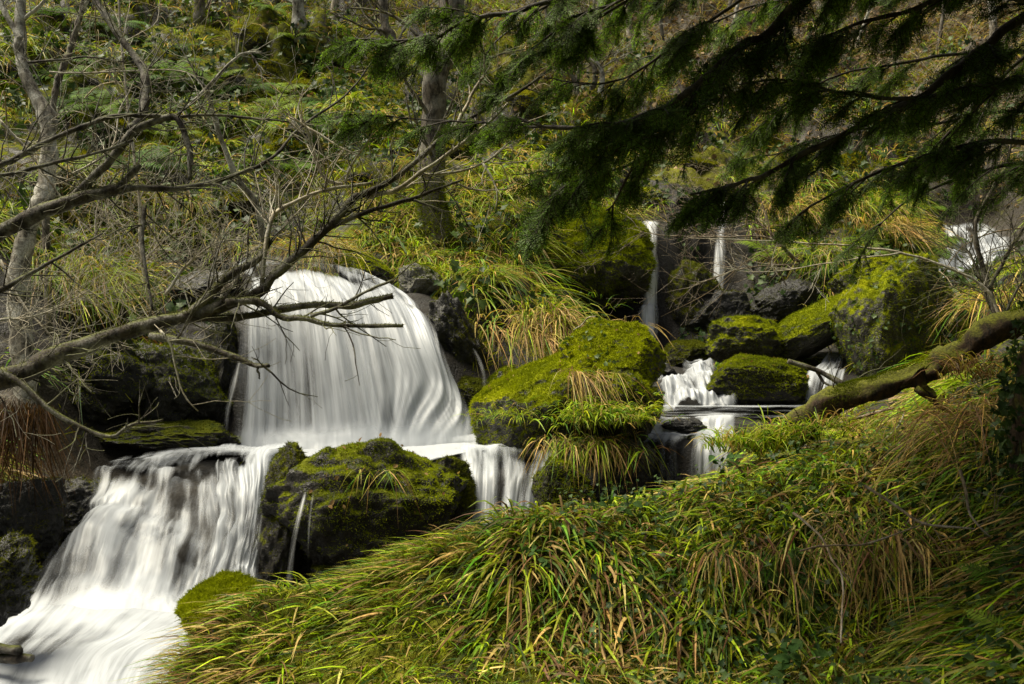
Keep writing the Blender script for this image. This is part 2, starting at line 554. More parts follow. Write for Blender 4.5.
for (x, y, z) in [(-14, 10, 7), (-14, 18, 12), (-14, 30, 20), (-7, 30, 19.5), (0, 30, 19), (6, 30, 18.5), (14, 30, 18.5), (14, 20, 12), (14, 12, 7), (10, 8, 4.3), (9, 4, 3.2),
                  (9, -2, 2.6), (3, -2, .6), (0, -2, .4), (-4, -2, .1), (-9, -2, 2.5), (-10, -9, 7), (-4, -9, 6), (0, -9, 6), (5, -9, 6), (10, -9, 7), (0, -5, 2), (5, -5, 2.4), (-6, -5, 2.2), (-9, 3, 3.2), (-5, 3, .6), (-2, 1, .2), (-3, 3, .2), (-8, 6, 4.0), (0, .6, .35), (2, .6, .5)]:  # points behind the camera: unseen rise, added to block low sky light
    CP.append((x, y, z))
CP = np.array(CP)
# merge points that nearly coincide
_keep = []
for p in CP:
    if all((p[0] - q[0]) ** 2 + (p[1] - q[1]) ** 2 > .004 for q in _keep):
        _keep.append(p)
CP = np.array(_keep)
_n = len(CP)
_R = np.sqrt(((CP[:, None, :2] - CP[None, :, :2]) ** 2).sum(-1) + .02)
_A = np.zeros((_n + 3, _n + 3))
_A[:_n, :_n] = _R - np.eye(_n) * .02
_A[:_n, _n] = 1
_A[:_n, _n + 1:] = CP[:, :2]
_A[_n:, :_n] = _A[:_n, _n:].T
_w = np.linalg.solve(_A, np.concatenate([CP[:, 2], np.zeros(3)]))


def height0(x, y):
    x, y = np.asarray(x, float).ravel(), np.asarray(y, float).ravel()
    out = np.empty(len(x))
    for s in range(0, len(x), 8000):
        xs, ys = x[s:s + 8000], y[s:s + 8000]
        r = np.sqrt((xs[:, None] - CP[None, :, 0]) ** 2 + (ys[:, None] - CP[None, :, 1]) ** 2 + .02)
        out[s:s + 8000] = r @ _w[:_n] + _w[_n] + _w[_n + 1] * xs + _w[_n + 2] * ys
    return out


WATER_PTS = np.array([W(*p) for k, r in ROWS.items() for row in r for p in row])
_dense = []
for k, rows in ROWS.items():
    A = np.array([catmull(WA(r), 9) for r in rows])
    for j in range(9):
        _dense.append(catmull(A[:, j], 4 * len(rows)))
WATER_PTS = np.concatenate(_dense)[:, :2]


def water_dist(x, y):
    x, y = np.ravel(x), np.ravel(y)
    out = np.empty(len(x))
    for s in range(0, len(x), 4000):
        d = (x[s:s + 4000, None] - WATER_PTS[None, :, 0]) ** 2 + (y[s:s + 4000, None] - WATER_PTS[None, :, 1]) ** 2
        out[s:s + 4000] = np.sqrt(d.min(1))
    return out


def height(x, y):
    x, y = np.ravel(x).astype(float), np.ravel(y).astype(float)
    h = height0(x, y)
    wd = smooth(water_dist(x, y), .05, .7)
    bank = smooth(y, 4.6, 6.5)
    p = np.stack([x, y, h * .6], -1)
    far = smooth(y, 9, 16)
    n = .2 * fbm(p * .9 + 3, 4) + (.14 + .4 * far) * fbm(p * .5 + 8, 3) + .06 * fbm(p * 3.1, 3)
    lumps = np.abs(fbm(p * 1.1 + 31, 3)) * .6 * far
    return h + wd * bank * (n + lumps) + (1 - bank) * .06 * fbm(p * 1.7 + 5, 3)


def blob(x, y, L):
    out = np.zeros(len(x))
    for (px, py, Y, r, a) in L:
        c = W(px, py, Y)
        d = ((x - c[0]) ** 2 + (y - c[1]) ** 2) / r ** 2
        out = np.maximum(out, a * np.exp(-d * 1.2)) if a > 0 else out
    return out


ROCKY = [(140, 400, 8.3, 1.1, 1), (200, 330, 9, .9, .8), (90, 480, 7.3, .7, 1), (450, 340, 9.1, .5, 1), (470, 380, 8.8, .5, .8), (590, 325, 11.2, .7, .9),
         (700, 320, 12, .9, .8), (760, 320, 11.6, .9, .9), (960, 310, 11.6, .9, 1), (640, 500, 7.0, .8, 1), (300, 620, 5.6, .8, .9), (210, 260, 10.3, .9, .9), (850, 430, 7.6, .7, .6),
         (820, 320, 11.2, .8, .8)]
LITTER = [(720, 30, 20.5, 4.5, 1), (900, 40, 20.5, 4.5, .9), (600, 30, 20.5, 2.5, .8), (450, 10, 20.5, 2.0, .5), (1000, 100, 17, 3, .7), (940, 300, 10.5, .6, .7), (680, 150, 14.5, 1.0, .25),
          (60, 430, 7.2, .5, .9), (20, 480, 6.8, .5, .9), (830, 600, 3.6, .5, .6), (960, 420, 5.2, .5, .8), (760, 110, 17, 2, .5)]
MOSSY = [(690, 170, 14, 1.3, .5), (430, 210, 11.8, 1.3, .35), (570, 260, 11.6, .9, .5), (110, 100, 13, 2.5, .3), (540, 80, 17.5, 1.8, .5), (280, 60, 16.5, 2.5, .45), (320, 130, 14.5, 1.5, .4), (700, 280, 12.4, .8, .35), (900, 340, 10, .8, .5), (250, 600, 4.1, .8, .4)]

gx = np.concatenate([np.arange(-16, -7, .3), np.arange(-7, 7.5, .055), np.arange(7.5, 16.1, .3)])
gy = np.concatenate([np.arange(-12, -3, .5), np.arange(-3, 2.4, .2), np.arange(2.4, 13.6, .055), np.arange(13.6, 22, .13), np.arange(22, 32.1, .4)])
GX, GY = np.meshgrid(gx, gy, indexing='ij')
GZ = height(GX, GY)
gxf, gyf = GX.ravel(), GY.ravel()
wdist = water_dist(gxf, gyf)
moss_a = blob(gxf, gyf, MOSSY)
rock_a = np.maximum(blob(gxf, gyf, ROCKY), 1.0 - smooth(wdist, .0, .35))
lit_a = blob(gxf, gyf, LITTER)
jit = .35 * fbm(np.stack([gxf, gyf, GZ], -1) * 1.3, 4)
TINT = np.stack([np.clip(moss_a + jit * moss_a, 0, 1), np.clip(rock_a * (1 + jit), 0, 1), np.clip(lit_a * (1 + jit) + jit * .2 * (1 - rock_a), 0, 1)], -1)
nx, ny = len(gx), len(gy)
I, J = np.meshgrid(np.arange(nx - 1), np.arange(ny - 1), indexing='ij')
TQ = np.stack([I * ny + J, (I + 1) * ny + J, (I + 1) * ny + J + 1, I * ny + J + 1], -1).reshape(-1, 4)
TV = np.stack([gxf, gyf, GZ], -1)
# sideways roughness on steep rock, so cliffs are craggy and not smooth ramps
_gz = GZ.reshape(nx, ny)
_sl = np.gradient(_gz, gy, axis=1).ravel()
crag = smooth(np.abs(_sl), .7, 2.0) * smooth(gyf, 5.5, 6.5) * (1 - smooth(gyf, 14, 18)) * smooth(wdist, .05, .4)
TV[:, 1] -= crag * (.28 * fbm(TV * np.array((1.6, 1.6, 2.6)), 4) + .05 * fbm(TV * 7, 2))
TV[:, 0] += crag * .12 * fbm(TV * 2.1 + 40, 3)
mb = MB()
mb.add(TV, TQ, None, TINT)
ground = mb.build('ground', M_ground)
tag(ground, 'steep wooded hillside of moss, soil and wet rock around the stream', kind='structure')
TT = np.vstack([TQ[:, [0, 1, 2]], TQ[:, [0, 2, 3]]])
TTc = TV[TT].mean(1)
TTtint = TINT[TT].mean(1)
TTw = wdist[TT].mean(1)
_e = np.cross(TV[TT[:, 1]] - TV[TT[:, 0]], TV[TT[:, 2]] - TV[TT[:, 0]])
TTn = unit(_e)
TTpx = CX + TTc[:, 0] / np.maximum(TTc[:, 1], .3) * F
TTpy = CY - (TTc[:, 2] - CAMZ) / np.maximum(TTc[:, 1], .3) * F


def hit(px, py, y0=2.3, y1=24):
    """first point of the hillside on the sight line through a pixel of the survey photograph"""
    Y = np.arange(y0, y1, .03)
    P = np.stack([(px - CX) / F * Y, Y, CAMZ - (py - CY) / F * Y], -1)
    h = height(P[:, 0], P[:, 1])
    k = np.nonzero(P[:, 2] < h)[0]
    return P[k[0]] if len(k) else P[-1]
# ------------------------------------------------------------------ water
def water_material(name, streak_u=9.0, streak_v=.7, base=.75, contrast=1.6, rough=.45, tone=(.49, .52, .56)):
    m, nt = new_mat(name)
    T = NT(nt)
    fl = T.attr('flow', 'Vector')
    mp = T.n('ShaderNodeMapping')
    T.set(mp.inputs['Vector'], fl)
    mp.inputs['Scale'].default_value = (streak_u, streak_v, 1)
    n1 = T.noise(mp.outputs[0], 1.0, 3, .5, .25)
    mp2 = T.n('ShaderNodeMapping')
    T.set(mp2.inputs['Vector'], fl)
    mp2.inputs['Scale'].default_value = (streak_u * 3.3, streak_v * 1.1, 1)
    n2 = T.noise(mp2.outputs[0], 1.0, 3, .55, .2)
    s = T.math('ADD', T.math('MULTIPLY', n1, .65), T.math('MULTIPLY', n2, .35))
    sep = T.n('ShaderNodeSeparateColor', Color=T.attr('tint'))
    dens = sep.outputs[0]
    a = T.math('ADD', T.math('MULTIPLY', T.math('SUBTRACT', s, .5), contrast * 2), T.math('ADD', dens, base - 1.0))
    a = T.ramp(a, 0.0, 1.0)
    a = T.math('MULTIPLY', a, sep.outputs[1], True)
    nrm = T.bump(s, .35, .06)
    d = T.n('ShaderNodeBsdfDiffuse', Color=tone, Normal=nrm)
    tr = T.n('ShaderNodeBsdfTranslucent', Color=tone)
    mx = T.n('ShaderNodeMixShader')
    mx.inputs[0].default_value = .35
    nt.links.new(d.outputs[0], mx.inputs[1])
    nt.links.new(tr.outputs[0], mx.inputs[2])
    gl = T.n('ShaderNodeBsdfGlossy', Roughness=rough, Normal=nrm)
    gl.inputs['Color'].default_value = (1, 1, 1, 1)
    m2 = T.n('ShaderNodeMixShader')
    m2.inputs[0].default_value = .04
    nt.links.new(mx.outputs[0], m2.inputs[1])
    nt.links.new(gl.outputs[0], m2.inputs[2])
    tp = T.n('ShaderNodeBsdfTransparent')
    m3 = T.n('ShaderNodeMixShader')
    T.set(m3.inputs[0], a)
    nt.links.new(tp.outputs[0], m3.inputs[1])
    nt.links.new(m2.outputs[0], m3.inputs[2])
    T.out(m3.outputs[0])
    return m


M_fall = water_material('falling_water', 9, .5, .7, 1.25)
M_cascade = water_material('cascade_water', 7, .8, .62, 1.5)
M_thin = water_material('thin_water', 22, .6, .8, 1.4, tone=(.8, .82, .84))
M_foam = water_material('foam_water', 4, .9, .95, .6)


def sheet(rows, mat, label, nu=120, nv=90, disp=.05, su=9, sv=.8, seed=0, dens=None, edge=(.06, .06, .0, .04), layers=1, name='water', lift=.0, calm=None, iso=.25, lump=.25, bend=.22):
    """a curtain or pool of water through surveyed rows, strands carved along its flow"""
    mb = MB()
    A = np.array([catmull(WA(r), nu) for r in rows])
    S = np.empty((nv, nu, 3))
    for j in range(nu):
        S[:, j] = catmull(A[:, j], nv)
    for l in range(layers):
        V = S.copy()
        du = np.gradient(V, axis=1)
        dv = np.gradient(V, axis=0)
        N = unit(np.cross(du, dv))
        # towards the open side: up for pools, out of the rock for falls
        flip = (N @ np.array((0, -.5, .8))) < 0
        N[flip] *= -1
        ul = np.concatenate([np.zeros((nv, 1)), np.cumsum(np.linalg.norm(np.diff(V, axis=1), axis=2), 1)], 1)
        um = np.median(ul[:, -1])
        u01 = np.linspace(0, 1, nu)[None, :] * np.ones((nv, 1))
        vl = np.concatenate([np.zeros((1, nu)), np.cumsum(np.linalg.norm(np.diff(V, axis=0), axis=2), 0)], 0)
        vm = vl.mean(1)[:, None] * np.ones((1, nu))
        uu = u01 * um
        wq = np.stack([uu.ravel() * .9, vm.ravel() * .5, np.full(uu.size, seed * 1.3)], -1)
        warp = fbm(wq, 2)
        q = np.stack([(uu.ravel() + bend * warp) * su * (.75 + .5 * smooth(fbm(wq * .7 + 4, 2), -.4, .4)), vm.ravel() * sv, np.full(uu.size, seed * 3.7 + l * 11.3)], -1)
        d = fbm(q, 4, 2.1, .5).reshape(nv, nu)
        big = fbm(q * np.array((.3, .5, 1)) + 5, 2).reshape(nv, nu)
        v01 = np.linspace(0, 1, nv)[:, None] * np.ones((1, nu))
        amt = disp * (0.35 + .65 * smooth(v01, .02, .25))
        ql = np.stack([uu.ravel() * 1.9, vm.ravel() * 2.6, np.full(uu.size, seed * 2.1 + 6)], -1)
        d = d + lump * 2.2 * fbm(ql, 2).reshape(nv, nu)
        if calm is not None: amt = amt * calm(u01, v01)
        V = V + N * (amt * (d * .8 + big * 1.1) + lift + l * amt * .9)[..., None]
        e0, e1, t0, t1 = edge
        jag = .5 + .5 * fbm(q * np.array((.0, 1.5, 1)) + np.array((3.3, 0, 0)), 3).reshape(nv, nu)
        fade = np.ones((nv, nu))
        if e0: fade *= smooth(u01, e0 * jag * .6, e0 * (1 + jag))
        if e1: fade *= smooth(1 - u01, e1 * jag * .6, e1 * (1 + jag))
        if t0: fade *= smooth(v01, 0, t0)
        if t1: fade *= smooth(1 - v01, 0, t1)
        D = np.ones((nv, nu)) if dens is None else dens(u01, v01)
        qi = np.stack([uu.ravel() * 2.6, vm.ravel() * 1.7, np.full(uu.size, seed * 2.1)], -1)
        D = D + .25 * d + iso * fbm(qi, 4).reshape(nv, nu)
        c = np.stack([D, fade, fade], -1).reshape(-1, 3)
        i, j = np.meshgrid(np.arange(nv - 1), np.arange(nu - 1), indexing='ij')
        Q = np.stack([i * nu + j, i * nu + j + 1, (i + 1) * nu + j + 1, (i + 1) * nu + j], -1).reshape(-1, 4)
        mb.add(V.reshape(-1, 3), Q, None, c, np.stack([uu.ravel() + seed * 5 + l * 2.3, vm.ravel()], -1))
    o = mb.build(name, mat)
    return tag(o, label, kind='structure')


def bump_at(u, v, u0, v0, ru, rv):
    return np.exp(-((u - u0) / ru) ** 2 - ((v - v0) / rv) ** 2)


sheet(ROWS['main_fall'], M_fall, 'broad silky curtain of white water pouring over the domed ledge into the pool', 190, 150, .05, 5.5, .4, 1, layers=2,
      dens=lambda u, v: 1.0 - 1.15 * bump_at(u, v, .35, .19, .32, .08) - .25 * smooth(v, .2, .05) - .5 * bump_at(u, v, .85, .3, .05, .12) - .12 * bump_at(u, v, .35, .85, .3, .2) - .5 * smooth(u, .14, .02)
      - .05 * smooth(u, .5, .2) * smooth(v, .5, .8) + .35 * bump_at(u, v, .3, .42, .12, .08) + .3 * bump_at(u, v, .9, .7, .12, .5) + .9 * smooth(v, .93, 1),
      edge=(.09, .06, .12, .0), iso=.18, lump=.06, bend=.05)
sheet(ROWS['pool'], M_foam, 'white foaming pool at the foot of the broad fall', 150, 60, .02, 3, 1.2, 2,
      dens=lambda u, v: 1.15 - .9 * smooth(v, .6, 1) * smooth(u, .45, .2) - .45 * smooth(u, .2, 0), edge=(.08, .02, .0, .05), lift=.025)
sheet(ROWS['lower_fall'], M_cascade, 'lower cascade fanning over stepped rock into the white rushing bottom pool', 190, 230, .085, 4.2, .5, 3, layers=2, iso=.55, lump=.55,
      dens=lambda u, v: .9 - .6 * bump_at(u, v, .3, .12, .28, .08) - 1.2 * bump_at(u, v, .2, .2, .07, .07) - .5 * bump_at(u, v, .55, .08, .12, .06) + .3 * bump_at(u, v, .75, .36, .22, .2)
      - .4 * bump_at(u, v, .45, .45, .1, .06) - .35 * bump_at(u, v, .15, .42, .15, .1) - .3 * smooth(u, .25, 0) + .5 * smooth(v, .5, .66) - .5 * bump_at(u, v, .08, .6, .1, .05), edge=(.06, .05, .03, .0),
      calm=lambda u, v: 1 - .8 * smooth(v, .5, .68))
sheet(ROWS['spill'], M_cascade, 'short white chute dropping between the two boulders', 80, 80, .05, 7, .9, 5, layers=2,
      dens=lambda u, v: 1.05 - .35 * bump_at(u, v, .75, .35, .1, .2), edge=(.07, .07, .08, .02))
sheet(ROWS['right_cascade'], M_cascade, 'narrow stream tumbling over stones below the thin falls', 90, 90, .1, 7, 2.0, 6, iso=.5, lump=.6,
      dens=lambda u, v: .8 - .5 * bump_at(u, v, .75, .25, .2, .1) + .35 * smooth(v, .8, 1) + .2 * bump_at(u, v, .3, .2, .3, .3), edge=(.1, .1, .05, .05))
M_still = None
sheet(ROWS['right_pool'], water_material('pool_streaks', 1.2, 9, .5, 1.1), 'flat shallow pool with foam lines between the rock steps', 70, 50, .008, 2, 2, 7,
      dens=lambda u, v: .75 + .6 * smooth(v, .28, .0) - .3 * bump_at(u, v, .5, .6, .6, .18), edge=(.04, .03, .05, .02))
sheet(ROWS['right_step'], M_cascade, 'thin white veil sliding over the low rock step', 90, 90, .035, 9, 1.0, 8, layers=1,
      dens=lambda u, v: 1.05 - .9 * bump_at(u, v, .45, .18, .18, .09) + .45 * smooth(u, .6, .9) - .55 * smooth(v, .62, .8) * smooth(u, .75, .4) + .35 * bump_at(u, v, .5, .42, .5, .08), edge=(.05, .05, .03, .05))
sheet(ROWS['back_fall'], M_thin, 'thin two-stage waterfall dropping down the back rock wall beside the moss cliff', 40, 90, .04, 18, .9, 9, layers=2,
      dens=lambda u, v: 1.0 - .2 * smooth(v, .5, .9) + .3 * bump_at(u, v, .55, .3, .3, .4), edge=(.36, .36, .1, .06))
sheet(ROWS['slim_fall'], M_thin, 'slim straight waterfall over the back wall behind the bare twigs', 30, 70, .03, 24, .7, 10, layers=2,
      dens=lambda u, v: .95 + .1 * v, edge=(.36, .36, .1, .05))
sheet(ROWS['upper_fall'], M_cascade, 'bright white fall glimpsed high up behind the bare shrub', 60, 60, .1, 5, 1, 11, iso=.6, lump=.6,
      dens=lambda u, v: 1.15 - .3 * bump_at(u, v, .8, .2, .2, .15), edge=(.1, .1, .06, .06))
sheet(ROWS['right_chute'], M_cascade, 'small two-step chute between the tilted mossy slab and the log', 50, 60, .05, 8, .9, 12, layers=1,
      dens=lambda u, v: .9 - .25 * bump_at(u, v, .5, .2, .4, .15), edge=(.1, .1, .05, .03))


def trickle(rows, label, seed, nu=14, nv=50, d=1.0):
    sheet(rows, M_thin, label, nu, nv, .012, 30, 1.2, seed, dens=lambda u, v: d + 0 * u, edge=(.5, .5, .12, .2))


trickle([[(304, 488, 6.16), (309, 489, 6.16)], [(294, 520, 5.86), (302, 521, 5.86)], [(286, 555, 5.7), (297, 556, 5.7)], [(279, 610, 5.62), (295, 611, 5.62)]],
        'single arching spout of water falling off the front boulder', 20, d=.9)
trickle([[(309, 492, 6.1), (317, 492, 6.1)], [(304, 530, 5.85), (314, 530, 5.85)], [(300, 606, 5.68), (313, 606, 5.68)]], 'faint second thread of water beside the arching spout', 21, d=.3)
trickle([[(452, 326, 9.0), (459, 326, 9.0)], [(470, 352, 8.8), (478, 351, 8.8)], [(479, 372, 8.62), (487, 371, 8.62)], [(478, 392, 8.5), (492, 391, 8.5)]],
        'little trickle running down dark rock right of the broad fall', 22, d=.55)
trickle([[(236, 355, 8.5), (246, 350, 8.5)], [(229, 385, 8.35), (238, 384, 8.35)], [(222, 415, 8.25), (232, 415, 8.25)], [(219, 450, 8.15), (231, 450, 8.15)]],
        'loose thread of water beside the edge of the broad fall', 23, d=.7)
trickle([[(721, 300, 12.15), (729, 299, 12.15)], [(738, 305, 11.9), (748, 303, 11.9)], [(744, 322, 11.7), (757, 321, 11.7)]], 'short run-off slipping sideways below the slim fall', 24, d=.9)
trickle([[(615, 446, 7.5), (622, 446, 7.5)], [(613, 470, 7.4), (621, 470, 7.4)], [(612, 515, 7.3), (620, 515, 7.3)]], 'thin drip curtain under the grassy side of the round boulder', 25, d=.75)
trickle([[(737, 225, 12.75), (740, 225, 12.75)], [(736, 262, 12.55), (740, 262, 12.55)]], 'hair-thin drip right of the slim fall', 26, d=.55)


# soft spray hanging where the broad fall strikes the pool
def spray(rows, label, seed, top=.5):
    sheet(rows, M_foam, label, 120, 40, .03, 2.5, 1.2, seed, dens=lambda u, v: .1 + 1.1 * smooth(v, .1, 1.0) + 0 * u, edge=(.15, .12, .85, .0), name='spray')


spray([[(240, 405, 8.02), (300, 412, 7.9), (360, 405, 7.88), (430, 390, 7.95), (480, 395, 8.1)], [(235, 430, 7.95), (300, 432, 7.82), (360, 428, 7.8), (430, 420, 7.86), (490, 418, 8.0)],
       [(228, 452, 7.85), (300, 453, 7.7), (360, 453, 7.7), (430, 449, 7.75), (500, 443, 7.9)]], 'soft white spray rising where the broad fall strikes its pool', 30)
spray([[(40, 560, 5.95), (110, 560, 5.9), (170, 570, 5.85), (230, 580, 5.9), (262, 585, 6.0)], [(30, 590, 5.85), (105, 588, 5.75), (170, 594, 5.72), (230, 600, 5.76), (265, 602, 5.85)],
       [(10, 618, 5.7), (95, 612, 5.6), (168, 616, 5.6), (225, 622, 5.62), (262, 622, 5.7)]], 'soft white spray at the foot of the lower cascade', 31)
# ------------------------------------------------------------------ boulders
_bm = bmesh.new()
bmesh.ops.create_icosphere(_bm, subdivisions=6, radius=1)
ICO_V = np.array([v.co[:] for v in _bm.verts])
ICO_T = np.array([[v.index for v in f.verts] for f in _bm.faces])
_bm.free()
_bm = bmesh.new()
bmesh.ops.create_icosphere(_bm, subdivisions=4, radius=1)
ICO4_V = np.array([v.co[:] for v in _bm.verts])
ICO4_T = np.array([[v.index for v in f.verts] for f in _bm.faces])
_bm.free()
ROCKS = {}


def rock_shape(ctr, rad, seed, tilt=0.0, yaw=0.0, facets=5, rough=1.0, low=False):
    rng = np.random.RandomState(seed)
    p, t = (ICO4_V.copy(), ICO4_T) if low else (ICO_V.copy(), ICO_T)
    p *= (1 + .22 * fbm(p * 1.1 + seed * 3.1, 3) * rough)[:, None]
    for _ in range(facets):
        n = unit(rng.normal(size=3))
        d = rng.uniform(.62, .85)
        p = p - np.maximum(0, p @ n - d)[:, None] * n * .85
    m = max(rad)
    p *= (1 + .07 * rough * fbm(p * 3.3 + seed, 4) + .03 * rough * fbm(p * 11 + seed, 3) + .05 * np.abs(fbm(p * 5.5 + seed * 2, 2)))[:, None]
    p = p * np.asarray(rad)
    c, s = math.cos(tilt), math.sin(tilt)
    x, z = p[:, 0] * c + p[:, 2] * s, -p[:, 0] * s + p[:, 2] * c
    p[:, 0], p[:, 2] = x, z
    c, s = math.cos(yaw), math.sin(yaw)
    x, y = p[:, 0] * c - p[:, 1] * s, p[:, 0] * s + p[:, 1] * c
    p[:, 0], p[:, 1] = x, y
    return p + np.asarray(ctr), t


def moss_fuzz(V, T, n, rng, parent=None, loc=None, ln=(.012, .032), wd=(.003, .007), cols=None, bias=.1, name='moss', cover=None, keep=None):
    A = np.cross(V[T[:, 1]] - V[T[:, 0]], V[T[:, 2]] - V[T[:, 0]])
    N = unit(A)
    ctr = V[T].mean(1)
    patch = fbm(ctr * 2.6 + 5, 4)
    wt = np.clip(N[:, 2] * 1.1 + bias + patch * .7, 0, 1)
    if cover is not None:
        wt = wt * cover(ctr)
    P, Nn = scatter(V, T, n, rng, wt)
    if len(P) == 0: return None
    k = len(P)
    D = unit(Nn * .9 + rng.normal(0, .45, (k, 3)) + np.array((0, 0, .3)))
    a, b = cols if cols else ((.085, .11, .005), (.38, .42, .008))
    f = np.clip(.5 + .55 * fbm(P * 3.2, 3) + rng.normal(0, .12, k), 0, 1)[:, None]
    col = np.array(a) * (1 - f) + np.array(b) * f
    mb = MB()
    L = rng.uniform(*ln, k)
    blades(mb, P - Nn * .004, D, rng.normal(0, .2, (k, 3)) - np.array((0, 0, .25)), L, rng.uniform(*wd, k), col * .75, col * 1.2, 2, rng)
    o = mb.build(name, M_mossfuzz, parent, loc)
    o['kind'] = 'stuff'
    return o


def boulder(label, px, py, Y, rx, rz, ry, seed, mat, moss=0, tilt=0, yaw=0, facets=5, rough=1.0, bias=.1, cols=None, name='boulder', cat='boulder', group=None, cover=None, ln=(.012, .032), wd=(.003, .007)):
    c = W(px, py, Y)
    V, T = rock_shape(c, (rx / F * Y * 1.12, ry, rz / F * Y * 1.12), seed, tilt, yaw, facets, rough)
    base = np.array((c[0], c[1], V[:, 2].min()))
    mb = MB()
    mb.add(V, None, T)
    if moss:
        r = thing(name, label, cat, base, group)
        mb.build('stone', mat, r, base)
        moss_fuzz(V, T, moss, np.random.RandomState(seed + 100), r, base, bias=bias, cols=cols, cover=cover, ln=ln, wd=wd)
    else:
        r = tag(mb.build(name, mat, None, base), label, cat, group)
    ROCKS[label] = (V, T)
    return r


B = boulder
DULL = ((.035, .045, .006), (.16, .165, .01))
MID = ((.055, .08, .005), (.31, .35, .008))
B('big front boulder splitting the water, moss on top and dark wet flanks', 368, 520, 6.6, 104, 68, .48, 11, M_rock_half, 36000, .05, .2, 6, bias=.06, cols=MID, ln=(.01, .026))
B('low dark footing stone under the mossy front boulder', 395, 592, 6.5, 95, 42, .35, 12, M_rock_half, 7000, .0, .3, 4, bias=.0, cols=DULL)
B('dark wet stone the arching spout runs down', 289, 538, 6.6, 31, 76, .33, 13, M_rock_half, 9000, .1, .2, 4, bias=.1, cols=DULL)
B('large bright mossy boulder sloping left above the short chute', 560, 408, 7.9, 82, 56, .55, 21, M_rock_mossy, 60000, -.42, .15, 5, .8, bias=.35, ln=(.012, .035))
B('rounded golden-moss hump at the upper end of the large mossy boulder', 612, 362, 7.85, 44, 36, .4, 22, M_rock_mossy, 36000, -.1, .1, 4, .8, bias=.3)
B('small square mossy stone tucked under the golden-moss hump', 626, 412, 7.55, 38, 34, .3, 23, M_rock_half, 14000, .08, .3, 7, 1.2, bias=-.05, cols=MID)
B('black dripping stone beneath the grassy boulder beside the step', 600, 484, 7.3, 58, 44, .35, 24, M_rock_wet, 3000, 0, .3, 5, bias=-.4, cols=DULL)
B('shaggy dark stone under the right end of the short chute', 562, 498, 7.0, 28, 36, .25, 25, M_rock_half, 8000, 0, .3, 4, bias=-.1, cols=MID)
B('dark rounded stone standing in the thin veil of the rock step', 655, 466, 7.98, 42, 28, .25, 26, M_rock_wet, 0, 0, .2, 4)
B('flat brown stone parting the water at the top of the rock step', 690, 427, 8.05, 22, 7, .10, 27, M_rock_wet, 0, 0, 0, 3)
B('small dark mossy dome at the foot of the thin two-stage waterfall', 684, 357, 10.6, 25, 14, .25, 31, M_rock_dull, 9000, 0, 0, 3, bias=.2, cols=DULL)
B('peaked mossy stone with hanging straw left of the tilted slab', 746, 342, 10.2, 36, 24, .32, 32, M_rock_mossy, 16000, .0, .2, 3, bias=.25, cols=MID)
B('broad flat-topped mossy stone beside the shallow pool', 754, 384, 9.3, 47, 25, .4, 33, M_rock_dull, 26000, .04, .1, 6, bias=.3, cols=MID)
B('long tilted mossy slab leaning over the small chute', 818, 328, 10.2, 62, 21, .3, 34, M_rock_mossy, 24000, -.52, -.1, 4, .7, bias=.3, cols=MID)
B('tall moss-covered rock face right of the small chute', 892, 340, 9.7, 50, 72, .5, 35, M_rock_mossy, 42000, .12, .15, 5, bias=.6, cols=MID)
B('pale topped mossy boulder above the tilted slab', 872, 290, 10.6, 38, 27, .35, 36, M_rock_mossy, 18000, 0, .2, 5, bias=.15, cols=MID)
B('little bare pale stone on the mossy rock face', 880, 288, 9.95, 6, 6, .06, 37, M_rock_pale, 0, 0, 0, 5)
B('dark rock hump under the slim straight waterfall', 722, 322, 11.75, 34, 26, .35, 38, M_rock_wet, 2500, 0, .2, 4, bias=-.4, cols=DULL)
B('moss-hung cliff bulge left of the thin two-stage waterfall', 588, 262, 11.75, 62, 46, .6, 39, M_rock_mossy, 60000, -.05, 0, 3, bias=.6, cols=MID, ln=(.02, .06), wd=(.005, .01))
B('mossy wall bulge between the two thin waterfalls', 688, 312, 11.95, 30, 40, .35, 40, M_rock_dull, 16000, 0, 0, 3, bias=.45, cols=DULL)
B('pale lichen-spotted rock at the right shoulder of the broad fall', 418, 284, 9.9, 24, 17, .3, 41, M_rock_pale, 6000, .5, .2, 6, bias=.05, cols=MID)
B('rounded mossy stone just above the lip of the broad fall', 362, 268, 10.1, 28, 14, .3, 42, M_rock_mossy, 8000, .2, 0, 4, bias=.2, cols=MID)
B('white bare rock jutting high on the slope above the thin falls', 672, 186, 13.9, 22, 11, .3, 43, M_rock_pale, 0, .45, 0, 6)
B('dark craggy rock down the right edge of the broad fall', 452, 344, 9.0, 24, 46, .3, 44, M_rock_wet, 3000, -.35, .2, 6, 1.2, bias=-.3, cols=DULL)
B('small mossy knob beside the little trickle', 470, 398, 8.65, 22, 17, .25, 45, M_rock_dull, 7000, 0, 0, 4, bias=.15, cols=DULL)
B('mossy knob under the grass right of the little trickle', 504, 392, 8.75, 16, 22, .25, 46, M_rock_mossy, 7000, 0, 0, 4, bias=.15, cols=MID)
B('dark stone poking through the upper end of the lower cascade', 120, 505, 7.05, 17, 30, .2, 51, M_rock_wet, 0, .55, .3, 7, 1.3)
B('wet dark rock with pale scuffs on the bank left of the lower cascade', 78, 508, 7.0, 34, 28, .35, 52, M_rock_wet, 1500, -.1, .2, 7, 1.2, bias=-.4, cols=DULL)
B('mossy end of the front bank overhanging the bottom pool', 222, 614, 4.45, 40, 27, .3, 53, M_rock_mossy, 30000, -.25, .2, 5, 1.3, bias=.3, ln=(.01, .034), wd=(.002, .006))
B('dark lumpy overhang at the water edge of the near left bank', -6, 582, 4.9, 26, 40, .25, 54, M_rock_wet, 2500, .2, .2, 6, 1.5, bias=-.2, cols=DULL)
